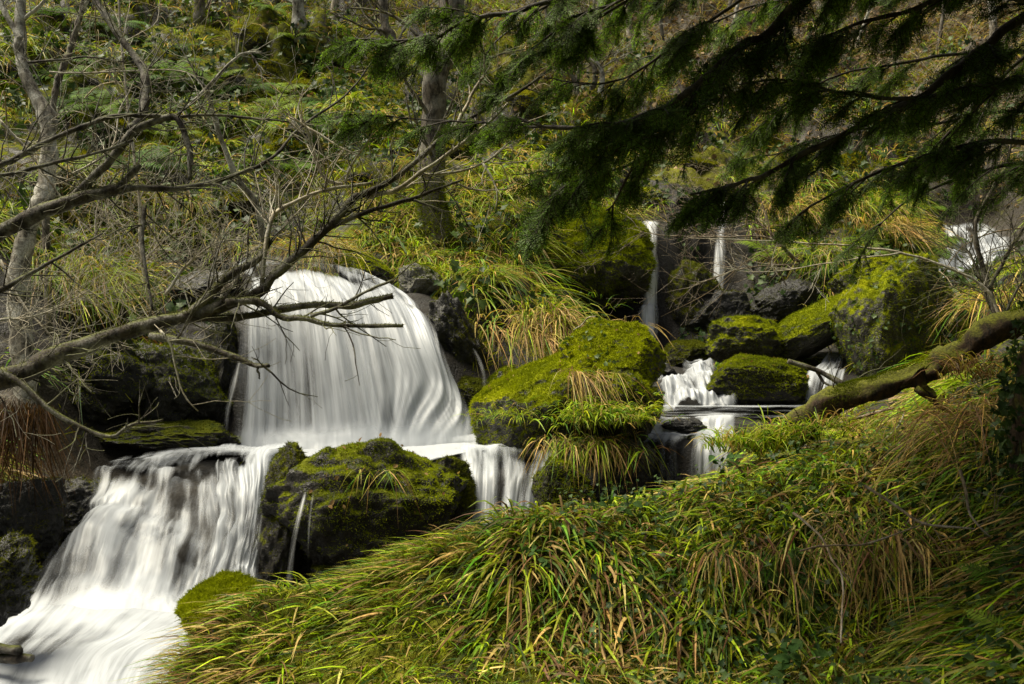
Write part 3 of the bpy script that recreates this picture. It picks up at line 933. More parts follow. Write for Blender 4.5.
B('wet black rock wall left of the broad fall', 172, 395, 8.45, 60, 56, .4, 55, M_rock_wet, 14000, .15, .2, 8, 1.3, bias=.0, cols=MID)
B('grey lichen-streaked ledge in the rock wall left of the broad fall', 108, 378, 8.3, 52, 42, .4, 56, M_rock_wet, 10000, .4, .2, 8, 1.3, bias=.0, cols=MID)
B('long low dark ledge at the water line left of the broad fall', 160, 440, 8.05, 66, 15, .3, 57, M_rock_half, 3000, .02, .1, 6, 1.2, bias=-.1, cols=DULL)
B('rock shoulder with pale patches where the stream enters the broad fall', 205, 300, 9.5, 34, 30, .35, 58, M_rock_wet, 3000, .1, .2, 6, 1.2, bias=-.2, cols=DULL)
B('wet slate-dark rock below the bright high fall', 968, 316, 11.9, 40, 15, .35, 61, M_rock_wet, 1000, .2, 0, 7, 1.2, bias=-.4, cols=DULL)
B('dark shelf rock between the slim fall and the tilted slab', 790, 308, 11.6, 34, 22, .3, 62, M_rock_wet, 2000, -.2, 0, 6, 1.1, bias=-.3, cols=DULL)
B('round moss hump high among the straw above the thin falls', 640, 205, 13.2, 24, 14, .4, 63, M_rock_mossy, 9000, 0, 0, 3, bias=.3, cols=MID)
B('dark mossy stone filling the gap between the front boulder and the short chute', 450, 500, 6.9, 24, 46, .25, 66, M_rock_half, 9000, 0, .2, 5, bias=.0, cols=DULL)
B('wet black rib of rock at the left edge of the broad fall', 222, 392, 8.72, 26, 62, .3, 67, M_rock_wet, 6000, .1, .2, 7, 1.3, bias=-.1, cols=DULL)
B('dark broken rock face under the dead bracken of the near left bank', 28, 520, 6.45, 34, 46, .3, 68, M_rock_wet, 3500, .1, .2, 9, 1.5, bias=-.2, cols=DULL)
# stones of the small cascade
srng = np.random.RandomState(5)
for i, (px, py, Y, r, lab) in enumerate([(664, 372, 10.0, 10, 'highest wet stone of the narrow tumbling stream'), (676, 388, 9.5, 14, 'widest wet stone inside the narrow tumbling stream'),
                                      (712, 392, 9.3, 11, 'dark stone at the near lip of the narrow tumbling stream'), (652, 395, 9.2, 9, 'stone against the hump side of the narrow tumbling stream')]):
    B(lab, px, py, Y, r * 1.3, r * .7, .14, 70 + i, M_rock_wet, 0, 0, srng.rand() * 3, 5, 1.1, name='stone', cat='stone')

# mossy boulders among the grass of the slope
srng = np.random.RandomState(17)
for i, (px, py) in enumerate([(272, 70), (300, 92), (335, 60), (398, 148), (290, 150), (478, 80), (455, 150), (130, 130), (85, 160), (215, 150), (360, 130), (520, 105), (250, 40), (165, 60), (545, 150), (330, 175), (700, 165), (760, 140), (850, 165), (230, 205), (150, 205), (60, 215)]):
    p = hit(px, py, 8.5)
    B('moss-cushioned boulder lying among the rush grass of the wooded slope', px, py + 3, p[1] + .1, srng.uniform(9, 19), srng.uniform(8, 15), srng.uniform(.2, .4), 120 + i, M_rock_mossy, 5000, 0, srng.rand() * 3, 4,
      bias=.4, cols=((.09, .1, .01), (.36, .33, .018)), group='mossy boulders on the slope', ln=(.02, .06), wd=(.006, .013))
# ------------------------------------------------------------------ bare branches and trees
def grow(out, P, d, L, r, depth, rng, up=.15, wob=.25, kids=(2, 4), keep=.55):
    n = max(4, int(L / .05) if L < .5 else 9)
    d = unit(d)
    pts = [np.array(P)]
    for i in range(n):
        d = unit(d + rng.normal(0, wob, 3) * .5 + np.array((0, 0, up * .15)))
        pts.append(pts[-1] + d * L / n)
    pts = np.array(pts)
    R = np.linspace(r, r * .35, len(pts))
    out.append((pts, R))
    if depth > 0:
        for _ in range(rng.randint(*kids)):
            k = rng.randint(int(len(pts) * .25), len(pts) - 1)
            t = unit(pts[k + 1] - pts[k])
            a = unit(np.cross(t, rng.normal(size=3)))
            grow(out, pts[k], t * .75 + a * .8, L * rng.uniform(.4, .75) * keep / .55, R[k] * .6, depth - 1, rng, up, wob, kids, keep)


def px_path(pts, Y0, Y1=None, bow=0.0):
    """survey pixels to a path whose distance runs from Y0 to Y1"""
    n = len(pts)
    Y1 = Y0 if Y1 is None else Y1
    out = []
    for i, p in enumerate(pts):
        t = i / max(1, n - 1)
        out.append(W(p[0], p[1], Y0 * (1 - t) + Y1 * t + bow * math.sin(math.pi * t)))
    return np.array(out)


def branch(parent, loc, pts, Y0, Y1, r0, r1, mat, seed, twigs=0, tw=(.12, .4), name='branch', ns=7, fuzz=0, rough=.35, tr=.0048, depth=1, bow=0.0, knob=.14, fbias=.25):
    rng = np.random.RandomState(seed)
    P = px_path(pts, Y0, Y1, bow)
    L = np.linalg.norm(np.diff(P, axis=0), axis=1).sum()
    n = max(12, int(L / .035))
    Q = catmull(P, n)
    Q[1:-1] += .006 * np.stack([fbm(np.stack([np.arange(n) * .22 + k * 9, np.full(n, seed * 1.7), np.zeros(n)], -1), 3) for k in range(3)], -1)[1:-1]
    R = np.linspace(r0, r1, n) * (1 + knob * fbm(np.stack([np.arange(n) * (.35 if knob < .2 else .2), np.full(n, seed * 2.3), np.zeros(n)], -1), 2))
    mb = MB()
    tube(mb, Q, R, ns, rough=rough, seed=seed)
    out = []
    for _ in range(int(twigs * 1.7)):
        k = rng.randint(int(n * .1), n - 1)
        t = unit(Q[k] - Q[k - 1])
        a = unit(np.cross(t, rng.normal(size=3)) + np.array((0, 0, .25)))
        grow(out, Q[k], t * .6 + a * .9, rng.uniform(*tw), min(tr, R[k] * .55), depth, rng, .1, .3, (1, 4))
    for p, r in out:
        tube(mb, p, np.maximum(r, .0011), 4, cap=False)
    o = mb.build(name, mat, parent, loc)
    if fuzz:
        m2 = MB()
        tube(m2, Q, R, ns)
        V, T = m2.tris()
        moss_fuzz(V, T, fuzz, rng, o, np.zeros(3) if False else loc, ln=(.006, .02), wd=(.0015, .004), cols=((.03, .035, .012), (.16, .16, .06)) if fbias > 0 else MID, bias=fbias)
    return o


# --- the fallen bare tree that leans in from the left over the broad fall
loc = W(-60, 396, 4.5)
t = thing('leaning_bare_tree', 'bare lichen-crusted tree fallen in low from the left across the broad fall', 'tree', loc)
b = lambda *a, **k: branch(t, loc, *a, **k)
b([(-60, 396), (0, 381), (30, 371), (50, 358), (100, 341), (150, 325), (187, 316), (227, 303), (256, 295)], 4.5, 4.7, .05, .028, M_bark_dark, 1, 14, name='trunk', ns=11, fuzz=5200)
b([(256, 295), (286, 265), (309, 246), (328, 228), (353, 200), (366, 193), (403, 173), (443, 137), (456, 127), (512, 95), (553, 67)], 4.7, 5.2, .026, .007, M_bark_dark, 2, 20, fuzz=1500)
b([(456, 127), (473, 93), (491, 65)], 5.06, 5.1, .011, .005, M_bark_twig, 3, 4)
b([(366, 197), (396, 190), (429, 167), (463, 143), (483, 127), (508, 103)], 4.98, 4.9, .014, .006, M_bark_twig, 4, 8)
b([(262, 290), (269, 227), (283, 208), (316, 193), (343, 187), (373, 183)], 4.7, 4.9, .012, .008, M_bark_twig, 5, 8)
b([(343, 185), (323, 177), (311, 147), (306, 127), (289, 117)], 4.9, 4.8, .009, .004, M_bark_twig, 6, 8)
b([(306, 127), (333, 143), (356, 155)], 4.85, 4.8, .006, .004, M_bark_twig, 7, 4)
b([(373, 133), (353, 163), (346, 182)], 4.7, 4.9, .004, .007, M_bark_twig, 8, 5)
b([(328, 228), (373, 210), (416, 198), (443, 187), (463, 180)], 4.85, 5.0, .014, .006, M_bark_dark, 9, 6)
b([(413, 200), (446, 212)], 4.95, 4.9, .008, .004, M_bark_dark, 10, 1)
b([(419, 175), (453, 172), (483, 163), (512, 140)], 5.0, 5.1, .010, .004, M_bark_twig, 11, 5)
b([(483, 163), (496, 187), (496, 210)], 5.05, 5.0, .006, .003, M_bark_twig, 12, 2)
b([(456, 183), (483, 191), (512, 188)], 5.0, 5.05, .006, .003, M_bark_twig, 13, 2)
b([(227, 303), (256, 301), (279, 316), (306, 318), (336, 325), (403, 326)], 4.6, 4.5, .02, .008, M_bark_dark, 14, 6, fuzz=1600)
b([(187, 318), (225, 318), (256, 315), (279, 310), (323, 305), (349, 306), (373, 300), (393, 296)], 4.65, 4.8, .018, .016, M_bark_dark, 15, 5, fuzz=2600)
b([(311, 316), (343, 305), (366, 291), (393, 280)], 4.5, 4.5, .009, .006, M_bark_dark, 16, 2)
b([(187, 316), (197, 308), (227, 278), (256, 260), (270, 240)], 4.6, 4.75, .022, .016, M_bark_dark, 17, 8, fuzz=1500)
b([(0, 370), (27, 388), (50, 410), (83, 428), (113, 436), (133, 425), (163, 420)], 4.4, 4.3, .016, .006, M_bark_dark, 18, 5, fuzz=500)
b([(150, 336), (200, 345), (233, 356), (256, 365), (269, 366)], 4.55, 4.4, .018, .008, M_bark_dark, 19, 4, fuzz=700)
b([(257, 366), (258, 372), (260, 379)], 4.4, 4.4, .006, .003, M_bark_dark, 20, 0)
b([(160, 330), (171, 345), (175, 370), (184, 395), (198, 411)], 4.5, 4.5, .006, .003, M_bark_twig, 21, 3)

# --- the second bare tree, higher on the left
loc = W(-70, 262, 5.2)
t = thing('bare_branching_tree', 'bare dark tree stretching crooked mossy limbs in from the left above the fallen one', 'tree', loc)
b([(-70, 262), (-20, 244), (10, 228), (40, 213), (73, 200), (100, 193), (123, 188)], 5.2, 5.3, .045, .03, M_bark_dark, 31, 8, name='trunk', ns=10, fuzz=2200)
b([(123, 188), (160, 188), (187, 187), (227, 178), (256, 167), (276, 155), (300, 128), (345, 95), (372, 62)], 5.3, 5.9, .02, .004, M_bark_dark, 32, 16)
b([(118, 189), (128, 178), (140, 165)], 5.3, 5.3, .026, .014, M_bark_dark, 33, 3, fuzz=400)
b([(73, 200), (78, 193), (110, 160), (133, 133), (157, 120), (177, 118), (187, 140), (190, 160), (190, 180)], 5.3, 5.2, .026, .012, M_bark_dark, 34, 12, fuzz=700)
b([(130, 130), (143, 113), (145, 90), (142, 67), (117, 33), (95, 0), (80, -30)], 5.3, 5.8, .026, .018, M_bark_dark, 35, 10, fuzz=700)
b([(-30, 172), (0, 165), (27, 152), (67, 133), (107, 118), (147, 115), (173, 117), (213, 115), (256, 118), (290, 122)], 5.0, 5.4, .018, .005, M_bark_dark, 36, 16)
b([(-30, 178), (0, 175), (33, 168), (67, 160), (100, 152), (133, 140)], 4.9, 5.2, .013, .008, M_bark_dark, 37, 10)
b([(-30, 300), (0, 291), (27, 275), (63, 255), (103, 233)], 4.8, 5.0, .016, .005, M_bark_dark, 38, 5)
b([(28, 62), (60, 60), (90, 57), (125, 62)], 5.6, 5.5, .008, .004, M_bark_dark, 39, 4)
b([(50, 72), (90, 73), (130, 71), (190, 74), (215, 115)], 5.7, 5.6, .006, .003, M_bark_twig, 40, 8)
b([(145, 205), (142, 240), (148, 280), (153, 310)], 5.2, 5.0, .012, .006, M_bark_dark, 41, 5)
b([(165, 295), (190, 262), (230, 240), (300, 253)], 5.3, 5.5, .009, .003, M_bark_twig, 42, 8)
b([(70, 175), (110, 150), (120, 110), (135, 80)], 5.3, 5.6, .007, .003, M_bark_twig, 43, 10)

# --- pale sapling with a forked top
loc = W(262, 236, 7.6)
t = thing('pale_sapling', 'slim pale sapling with a crooked fork standing behind the bare branches', 'tree', loc)
b([(264, 242), (256, 203), (237, 177), (223, 143), (213, 113), (207, 88)], 7.6, 7.2, .024, .015, M_bark_birch, 51, 10, name='trunk')
b([(207, 88), (230, 63), (245, 53), (262, 53)], 7.2, 7.1, .014, .006, M_bark_birch, 52, 6)
b([(207, 88), (187, 107), (173, 120)], 7.2, 7.1, .012, .006, M_bark_birch, 53, 6)
b([(207, 88), (196, 75), (188, 60), (170, 30)], 7.2, 7.2, .008, .003, M_bark_birch, 54, 8)

# --- birch and its neighbours at the left edge
loc = W(24, 415, 7.4)
t = thing('birch_tree', 'pale silvery birch with a wavering trunk rising from the left bank', 'tree', loc)
b([(26, 425), (23, 355), (18, 295), (25, 238), (43, 200), (47, 173), (50, 133), (43, 110), (28, 80), (21, 50), (20, 0), (20, -40)], 7.4, 7.8, .085, .036, M_bark_birch, 61, 16, name='trunk', ns=12, fuzz=1200, tw=(.3, .8))
b([(21, 40), (15, 30), (0, 2), (-10, -30)], 7.7, 7.8, .03, .018, M_bark_birch, 62, 5)
b([(23, 20), (40, 5), (60, -20)], 7.75, 7.6, .015, .01, M_bark_birch, 63, 4)
loc = W(52, 330, 8.0)
t = thing('slanting_sapling', 'thin brown sapling slanting right just behind the silvery birch', 'tree', loc)
b([(50, 335), (46, 220), (53, 105), (65, 63), (72, 43), (85, 0), (95, -35)], 8.0, 8.4, .032, .022, M_bark_grey, 64, 14, name='trunk', ns=9, tw=(.3, .8))
b([(67, 60), (78, 25), (88, 0)], 8.3, 8.2, .02, .014, M_bark_birch, 65, 4)
loc = W(110, 330, 7.9)
t = thing('thin_upright_stem', 'thin upright stem with short twigs between the birch and the broad fall', 'tree', loc)
b([(150, 312), (141, 255), (139, 200), (128, 110), (120, 20), (118, -30)], 8.0, 8.3, .014, .008, M_bark_twig, 66, 18, name='trunk', tw=(.3, .9))

# --- trees on the slope behind
def slope_tree(label, px, py, Y, top, r0, r1, mat, seed, name='tree', n=8, group=None, fuzz=0, kids=2, blen=1.4):
    base = W(px, py, Y)
    base[2] = height([base[0]], [base[1]])[0] - .1
    rng = np.random.RandomState(seed)
    tt = thing(name, label, 'tree', base, group)
    P = np.array([base] + [base + (np.array(W(tx, ty, Y)) - W(px, py, Y)) + rng.normal(0, .05, 3) for tx, ty in top])
    Q = catmull(P, 40)
    mb = MB()
    R = np.linspace(r0, r1, 40) * (1 + .25 * np.exp(-np.linspace(0, 14, 40)))
    tube(mb, Q, R, 12, rough=.3, seed=seed)
    o = mb.build('trunk', mat, tt, base)
    if fuzz:
        V, T = mb.tris()
        moss_fuzz(V, T, fuzz, rng, o, base, ln=(.02, .05), wd=(.005, .012), cols=MID, bias=.6, cover=lambda c: smooth(c[:, 2], base[2] + 1.6, base[2] + .1))
    out = []
    for _ in range(n):
        k = rng.randint(10, 39)
        a = rng.rand() * 6.283
        grow(out, Q[k], np.array((math.cos(a), math.sin(a), .55)), rng.uniform(.5, 1) * blen, min(R[k] * .4, .028), kids, rng, .3, .35, (2, 4))
    m2 = MB()
    for p, r in out:
        tube(m2, p, np.maximum(r, .0025), 5, cap=False)
    if out:
        m2.build('crown', mat, tt, base)
    return tt


slope_tree('stout grey-barked tree on the slope above the broad fall', 438, 238, 11.2, [(437, 180), (441, 120), (443, 60), (446, 0), (448, -160), (452, -330)], .165, .115, M_bark_grey, 81, n=10, fuzz=7000)
slope_tree('thin pale trunk at the top of the fern slope', 298, 62, 17, [(297, 30), (296, 0), (300, -90), (297, -200)], .12, .07, M_bark_birch, 82, n=10)
slope_tree('mossy brown trunk above the ferns', 199, 58, 17, [(198, 30), (197, 0), (192, -100), (195, -200)], .11, .07, M_bark_grey, 83, n=8, fuzz=2000)
slope_tree('slim dark trunk rising through the yew tips beside the grey-barked tree', 405, 70, 16.8, [(392, 30), (388, 0), (380, -140)], .1, .06, M_bark_grey, 84, n=8)
for i, (px, py, Y, top, lab) in enumerate([
        (578, 118, 16.2, [(574, 90), (562, 60), (550, 20), (546, -50)], 'many-stemmed leafless hazel on the mossy brow, its stem leaning left'),
        (590, 118, 16.4, [(597, 95), (585, 70), (566, 52), (545, 48)], 'crooked leafless stem arching over the mossy brow'),
        (600, 112, 16.3, [(601, 88), (597, 70), (594, 40), (600, -20)], 'pale straight leafless stem on the mossy brow'),
        (572, 112, 16.8, [(580, 70), (592, 30), (600, -40)], 'dark leafless stem leaning right behind the mossy brow')]):
    slope_tree(lab, px, py, Y, top, .05, .018, M_bark_birch if i == 2 else M_bark_grey, 85 + i, 'hazel_bush', 14, blen=1.5)
rg = np.random.RandomState(99)
for i in range(34):
    px, Y = rg.uniform(-20, 1040), rg.uniform(18, 27)
    lean = rg.normal(0, 25)
    slope_tree('thin leafless sapling among brown litter near the top of the wooded slope', px, 0, Y, [(px + lean * .3, -60), (px + lean * .7, -140), (px + lean, -260)], rg.uniform(.03, .08), .02,
               [M_bark_grey, M_bark_birch, M_bark_twig][i % 3], 200 + i, 'sapling', 9, 'leafless saplings on the upper slope', blen=2.0)

# --- twiggy shrubs
def shrub(label, stems, mat, seed, name='bare_shrub', loc=None, twigs=10, tw=(.15, .5), tr=.004, cat='shrub'):
    loc = W(*loc)
    tt = thing(name, label, cat, loc)
    for i, (pts, Y0, Y1, r0, r1) in enumerate(stems):
        branch(tt, loc, pts, Y0, Y1, r0, r1, mat, seed + i, twigs, tw, name='stem', tr=tr, depth=2)
    return tt


shrub('dark twiggy shrub in front of the bright high fall', [
    ([(1000, 335), (988, 285), (975, 228), (998, 180), (1008, 160), (1015, 110)], 7.0, 7.2, .024, .008), ([(988, 290), (1005, 258), (1030, 218), (1050, 190)], 7.0, 7.0, .016, .006),
    ([(996, 320), (970, 255), (940, 215)], 7.05, 7.3, .012, .004), ([(998, 330), (1020, 285), (1045, 260)], 7.0, 6.8, .012, .004)], M_bark_grey, 300, loc=(1000, 335, 7.0), twigs=16, tw=(.2, .7))
shrub('long thin whip of a branch arching across the mossy rocks and thin falls', [
    ([(1005, 330), (985, 288), (941, 265), (901, 253), (851, 246), (768, 241), (690, 238)], 6.6, 6.9, .013, .003), ([(901, 253), (835, 262), (768, 272), (720, 268)], 6.7, 6.9, .006, .002)], M_bark_twig, 310, 'arching_branch', (1005, 330, 6.6), 8, (.1, .35), .0025, 'branch')
shrub('pinkish tangle of bare twigs in front of the slim fall', [
    ([(800, 262), (768, 238), (720, 237), (672, 236), (640, 232)], 11.2, 10.9, .014, .004), ([(798, 262), (760, 225), (715, 215), (680, 205)], 11.2, 11.3, .012, .003),
    ([(800, 264), (745, 268), (700, 282), (676, 275)], 11.2, 10.9, .01, .003), ([(795, 262), (740, 200), (725, 180)], 11.2, 11.4, .01, .003)], M_straw, 320, loc=(800, 264, 11.2), twigs=16, tw=(.3, .9), tr=.005)
shrub('fine bare twigs rising behind the rock wall left of the broad fall', [
    ([(120, 300), (135, 270), (165, 240), (200, 215)], 8.4, 8.4, .012, .004), ([(118, 300), (100, 260), (96, 215), (110, 170)], 8.4, 8.6, .012, .004),
    ([(122, 302), (170, 290), (215, 262), (240, 235)], 8.4, 8.3, .01, .003), ([(220, 300), (235, 265), (270, 240), (310, 225)], 8.2, 8.2, .01, .003)], M_bark_twig, 330, loc=(120, 302, 8.4), twigs=18, tw=(.3, .9), tr=.004)
shrub('pale twigs hanging over the dark bank below the birch', [
    ([(0, 260), (20, 300), (45, 330), (60, 345)], 6.3, 6.2, .01, .003), ([(0, 320), (40, 315), (90, 290)], 6.2, 6.2, .01, .003), ([(0, 120), (35, 160), (70, 210), (110, 250)], 6.4, 6.6, .01, .003)],
    M_bark_twig, 340, loc=(0, 320, 6.2), twigs=16, tw=(.2, .7), tr=.003)

# --- the mossy log
loc = W(792, 432, 5.6)
t = thing('fallen_log', 'mossy rotting log lying across the right bank below the mossy rock face', 'log', loc)
b([(782, 440), (795, 430), (835, 402), (878, 387), (918, 374), (955, 358), (985, 338), (1024, 318), (1080, 290)], 5.65, 5.0, .072, .064, M_bark_log, 401, 4, name='trunk', ns=26, rough=.75, knob=.2, fuzz=15000, fbias=-.25)
b([(915, 376), (926, 388), (936, 398)], 5.2, 5.12, .075, .012, M_bark_log, 402, 0, name='broken_stub', ns=14, rough=1.2, knob=.4)
b([(916, 388), (950, 410), (985, 412), (1024, 405)], 5.15, 5.1, .02, .012, M_bark_log, 403, 2, name='dead_limb')
loc = W(820, 372, 7.2)
t = thing('broken_branch', 'forked broken branch propped in front of the small chute', 'branch', loc)
b([(788, 361), (818, 371), (835, 380), (856, 392)], 7.2, 7.1, .018, .022, M_bark_dark, 410, 1, name='limb')
b([(817, 372), (825, 383), (842, 391)], 7.2, 7.1, .012, .008, M_bark_dark, 411, 1, name='fork')


def stick(label, pts, Y0, Y1, r0, r1, mat, seed, twigs=1, name='stick'):
    o = branch(None, W(*pts[0], Y0), pts, Y0, Y1, r0, r1, mat, seed, twigs, (.06, .2), name=name, tr=.002)
    return tag(o, label, 'stick')


stick('pale curved dry stick drooping over the dark grassy face of the bank', [(793, 513), (818, 533), (830, 556), (843, 579), (842, 612), (841, 643)], 3.85, 3.25, .005, .003, M_straw, 420)
stick('long dry stick slanting down through the bank grass toward the log', [(865, 486), (901, 509), (925, 524), (975, 529)], 3.95, 3.7, .006, .004, M_straw, 421, 2)
stick('thin dry stick crossing the slanting one on the bank', [(800, 551), (828, 546), (868, 543), (925, 524)], 3.6, 3.7, .004, .003, M_straw, 422)
stick('forked dry stick standing against the ivy bank', [(960, 470), (967, 500), (971, 516), (990, 537)], 3.75, 3.6, .006, .003, M_straw, 423, 3)
stick('straight bare stick lying under the log', [(840, 424), (878, 412), (894, 408)], 5.6, 5.5, .01, .007, M_straw, 424, 1)
stick('short dead stick lying below the log toward the small gully', [(860, 460), (895, 430), (905, 412)], 5.2, 5.3, .006, .004, M_bark_twig, 425, 2)
stick('bent twig rising over the dry tussock beside the golden-moss hump', [(574, 330), (582, 325), (588, 318), (596, 316)], 8.6, 8.5, .008, .004, M_bark_twig, 426, 0)
for i, (a, c, lab) in enumerate([((-20, 648), (20, 651), 'upper of two broken grey planks of driftwood jutting over the bottom pool'), ((-25, 657), (32, 658), 'lower of two broken grey planks of driftwood jutting over the bottom pool')]):
    stick(lab, [a, ((a[0] + c[0]) / 2, a[1] + 1), c], 4.7, 4.6, .026, .02, M_bark_dark, 430 + i, 0, 'driftwood')
# ------------------------------------------------------------------ grass, rushes, ferns, ivy
GREEN = np.array((.09, .185, .012))
LIME = np.array((.26, .34, .012))
OLIVE = np.array((.18, .19, .012))
STRAW = np.array((.42, .3, .1))
BROWN = np.array((.15, .085, .036))
DARKG = np.array((.035, .065, .014))


def gradient(x, y, e=.12):
    hx = (height0(x + e, y) - height0(x - e, y)) / (2 * e)
    hy = (height0(x, y + e) - height0(x, y - e)) / (2 * e)
    return hx, hy


def clumps(mb, C, rng, per, length, width, spread, pal, up=.75, hang=.8, seg=4, sc_=None, bias=(0, 0, 0), fan=1.0, dnk=1.0):
    """rush tufts at the points C; pal(n, pts, rng) gives root and tip colours"""
    n = len(C)
    k = np.repeat(np.arange(n), per)
    m = len(k)
    az = rng.rand(m) * 6.283
    out = np.stack([np.cos(az), np.sin(az), np.zeros(m)], -1)
    rr = np.sqrt(rng.rand(m)) * spread
    if sc_ is not None:
        rr = rr * sc_[k]
    P = C[k] + out * rr[:, None]
    hx, hy = gradient(C[:, 0], C[:, 1])
    dn = np.stack([-hx, -hy, np.zeros(n)], -1)
    dl = np.minimum(np.linalg.norm(dn, axis=1), 1.2)
    dn = unit(dn) * dl[:, None] * dnk
    P[:, 2] -= (rr * ((out * dn[k]).sum(1)))
    D = unit(out * fan * (.35 + .5 * rng.rand(m))[:, None] + np.array((0, 0, 1.0)) * up + dn[k] * .45 + rng.normal(0, .12, (m, 3)) + np.array(bias))
    G = dn[k] * .35 + out * .15 - np.array((0, 0, 1.0)) * (hang * (.5 + .8 * rng.rand(m)))[:, None] + np.array(bias) * .6
    L = rng.uniform(*length, m)
    if sc_ is not None:
        L = L * sc_[k]
    a, b = pal(k, P, rng)
    blades(mb, P - np.array((0, 0, .01)), D, G, L, rng.uniform(*width, m), a, b, seg, rng, fold=1.0)


def palette(weights, jitter=.25):
    cols = np.array([GREEN, LIME, OLIVE, STRAW, BROWN, DARKG])

    def f(k, P, rng):
        n = len(k)
        nk = k.max() + 1
        w = np.array(weights, float)[None] * np.exp(rng.normal(0, .7, (nk, 6)))
        w /= w.sum(1, keepdims=True)
        cw = np.cumsum(w, 1)[k]
        i = np.minimum((rng.rand(n)[:, None] > cw).sum(1), 5)
        a = cols[i] * np.exp(rng.normal(0, jitter, (n, 1))) * np.exp(rng.normal(0, .08, (n, 3)))
        tipmix = (rng.rand(n, 1) < .35) * rng.rand(n, 1)
        b = a * (1 - tipmix) + STRAW * .8 * tipmix
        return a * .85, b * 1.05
    return f


def pick(mask_w, n, rng):
    P, N = scatter(TV, TT, n, rng, mask_w)
    return P


vis = ((TTpx > -90) & (TTpx < 1114) & (TTpy > -60) & (TTpy < 800)).astype(float)
# --- grass over the bank in front
rng = np.random.RandomState(3)
near = ((TTpx > -90) & (TTpx < 1500) & (TTpy < 1100)) * (.25 + .75 * vis) * (TTc[:, 1] < 5.6) * (TTc[:, 1] > 2.1) * smooth(TTw, .04, .12) * (TTc[:, 2] > .48) * (TTpx > 110)
mb = MB()
C = pick(near * (1 - .5 * TTtint[:, 2]) * (1 - .6 * smooth(TTpx, 330, 260) * smooth(TTpy, 640, 615)), 1250, rng)
px_ = CX + C[:, 0] / C[:, 1] * F
left = px_ < 500
patch = fbm(C * 2.2 + 9, 3)
grp = np.where(patch > .28, 2, np.where(patch < -.22, 0, 1))
for side in (0, 1):
    for g in range(3):
        m_ = (left == (side == 0)) & (grp == g)
        if m_.sum() == 0: continue
        Cc = C[m_]
        w8 = [(7, 9, 1.5, 1.5, .8, 2), (5, 8, 2, 3, 1.8, 1.2), (1.5, 2, 1.6, 5.5, 4.5, .8)][g]
        if side == 0:
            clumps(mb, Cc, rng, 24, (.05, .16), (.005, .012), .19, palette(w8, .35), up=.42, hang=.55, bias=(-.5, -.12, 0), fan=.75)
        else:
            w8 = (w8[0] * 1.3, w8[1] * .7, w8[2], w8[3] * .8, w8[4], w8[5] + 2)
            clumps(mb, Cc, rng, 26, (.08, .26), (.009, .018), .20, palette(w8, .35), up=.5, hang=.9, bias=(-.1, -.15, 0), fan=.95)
# flattened dead blades lying every way
C = pick(near, 420, rng)
clumps(mb, C, rng, 7, (.08, .24), (.006, .013), .12, palette((.3, .5, 1, 6, 5, .3), .3), up=.25, hang=.35, bias=(0, -.1, 0), fan=1.6, dnk=.4)
# short fresh sprigs standing up between
C = pick(near * (1 + .8 * (TTpx < 600)), 1700, rng)
clumps(mb, C, rng, 8, (.03, .10), (.005, .011), .05, palette((5, 9, .6, .1, 0, 0)), up=1.1, hang=.3, seg=3)
# the crest, fringe against the stream
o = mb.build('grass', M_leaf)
tag(o, 'long drooping rush grass, green mixed with straw, over the front bank', kind='stuff')
# moss and dead thatch between
mb = MB()
P, N = scatter(TV, TT, 85000, rng, near)
k = len(P)
f = np.clip(.5 + .6 * fbm(P * 2.5, 3) + rng.normal(0, .2, k), 0, 1)[:, None]
col = np.array((.06, .055, .015)) * (1 - f) + np.array((.22, .22, .022)) * f
blades(mb, P, unit(N + rng.normal(0, .5, (k, 3))), rng.normal(0, .3, (k, 3)), rng.uniform(.012, .04, k), rng.uniform(.003, .006, k), col * .7, col, 2, rng)
tag(mb.build('moss', M_mossfuzz), 'short moss and thatch under the rush grass of the front bank', kind='stuff')

# --- grass on the slope behind
rng = np.random.RandomState(4)
far = vis * (TTc[:, 1] > 6.2) * smooth(TTw, .15, .45) * (1 - .85 * TTtint[:, 1]) * (1 - .72 * np.clip(TTtint[:, 2], 0, 1)) * (TTpy < 470)
pat = np.clip(.35 + 1.7 * fbm(TTc * np.array((.6, .6, .6)) + 12, 3), .02, 1)
mb = MB()
C = pick(far * pat * (TTc[:, 1] < 14.5), 900, rng)
clumps(mb, C, rng, 40, (.2, .52), (.011, .022), .10, palette((3.5, 8, 2, 3.2, 1.0, 1.2)), up=.7, hang=1.15, sc_=rng.uniform(.55, 1.15, len(C)))
C = pick(far * pat * (TTc[:, 1] >= 14.5), 1000, rng)
clumps(mb, C, rng, 22, (.25, .55), (.012, .022), .2, palette((2.5, 5.5, 4, 3.2, 2, 1.2)), up=.8, hang=.9, seg=3, sc_=rng.uniform(.5, 1.1, len(C)))
litw = vis * (TTc[:, 1] > 9) * np.clip(TTtint[:, 2], 0, 1) * (TTpy < 400)
C = pick(litw, 900, rng)
clumps(mb, C, rng, 14, (.12, .45), (.008, .016), .3, palette((.3, .6, 2, 4, 6, .6)), up=.5, hang=.7, seg=3)
tag(mb.build('grass', M_leaf), 'tufted yellow-green rush grass covering the wooded slope', kind='stuff')
mb = MB()
P, N = scatter(TV, TT, 120000, rng, far * np.clip(.25 + 1.6 * fbm(TTc * .8 + 3, 3), .0, 1) * (TTc[:, 1] < 24))
k = len(P)
f = np.clip(.5 + .6 * fbm(P * .9, 4) + rng.normal(0, .2, k), 0, 1)[:, None]
col = np.array((.05, .06, .01)) * (1 - f) + np.array((.31, .33, .008)) * f
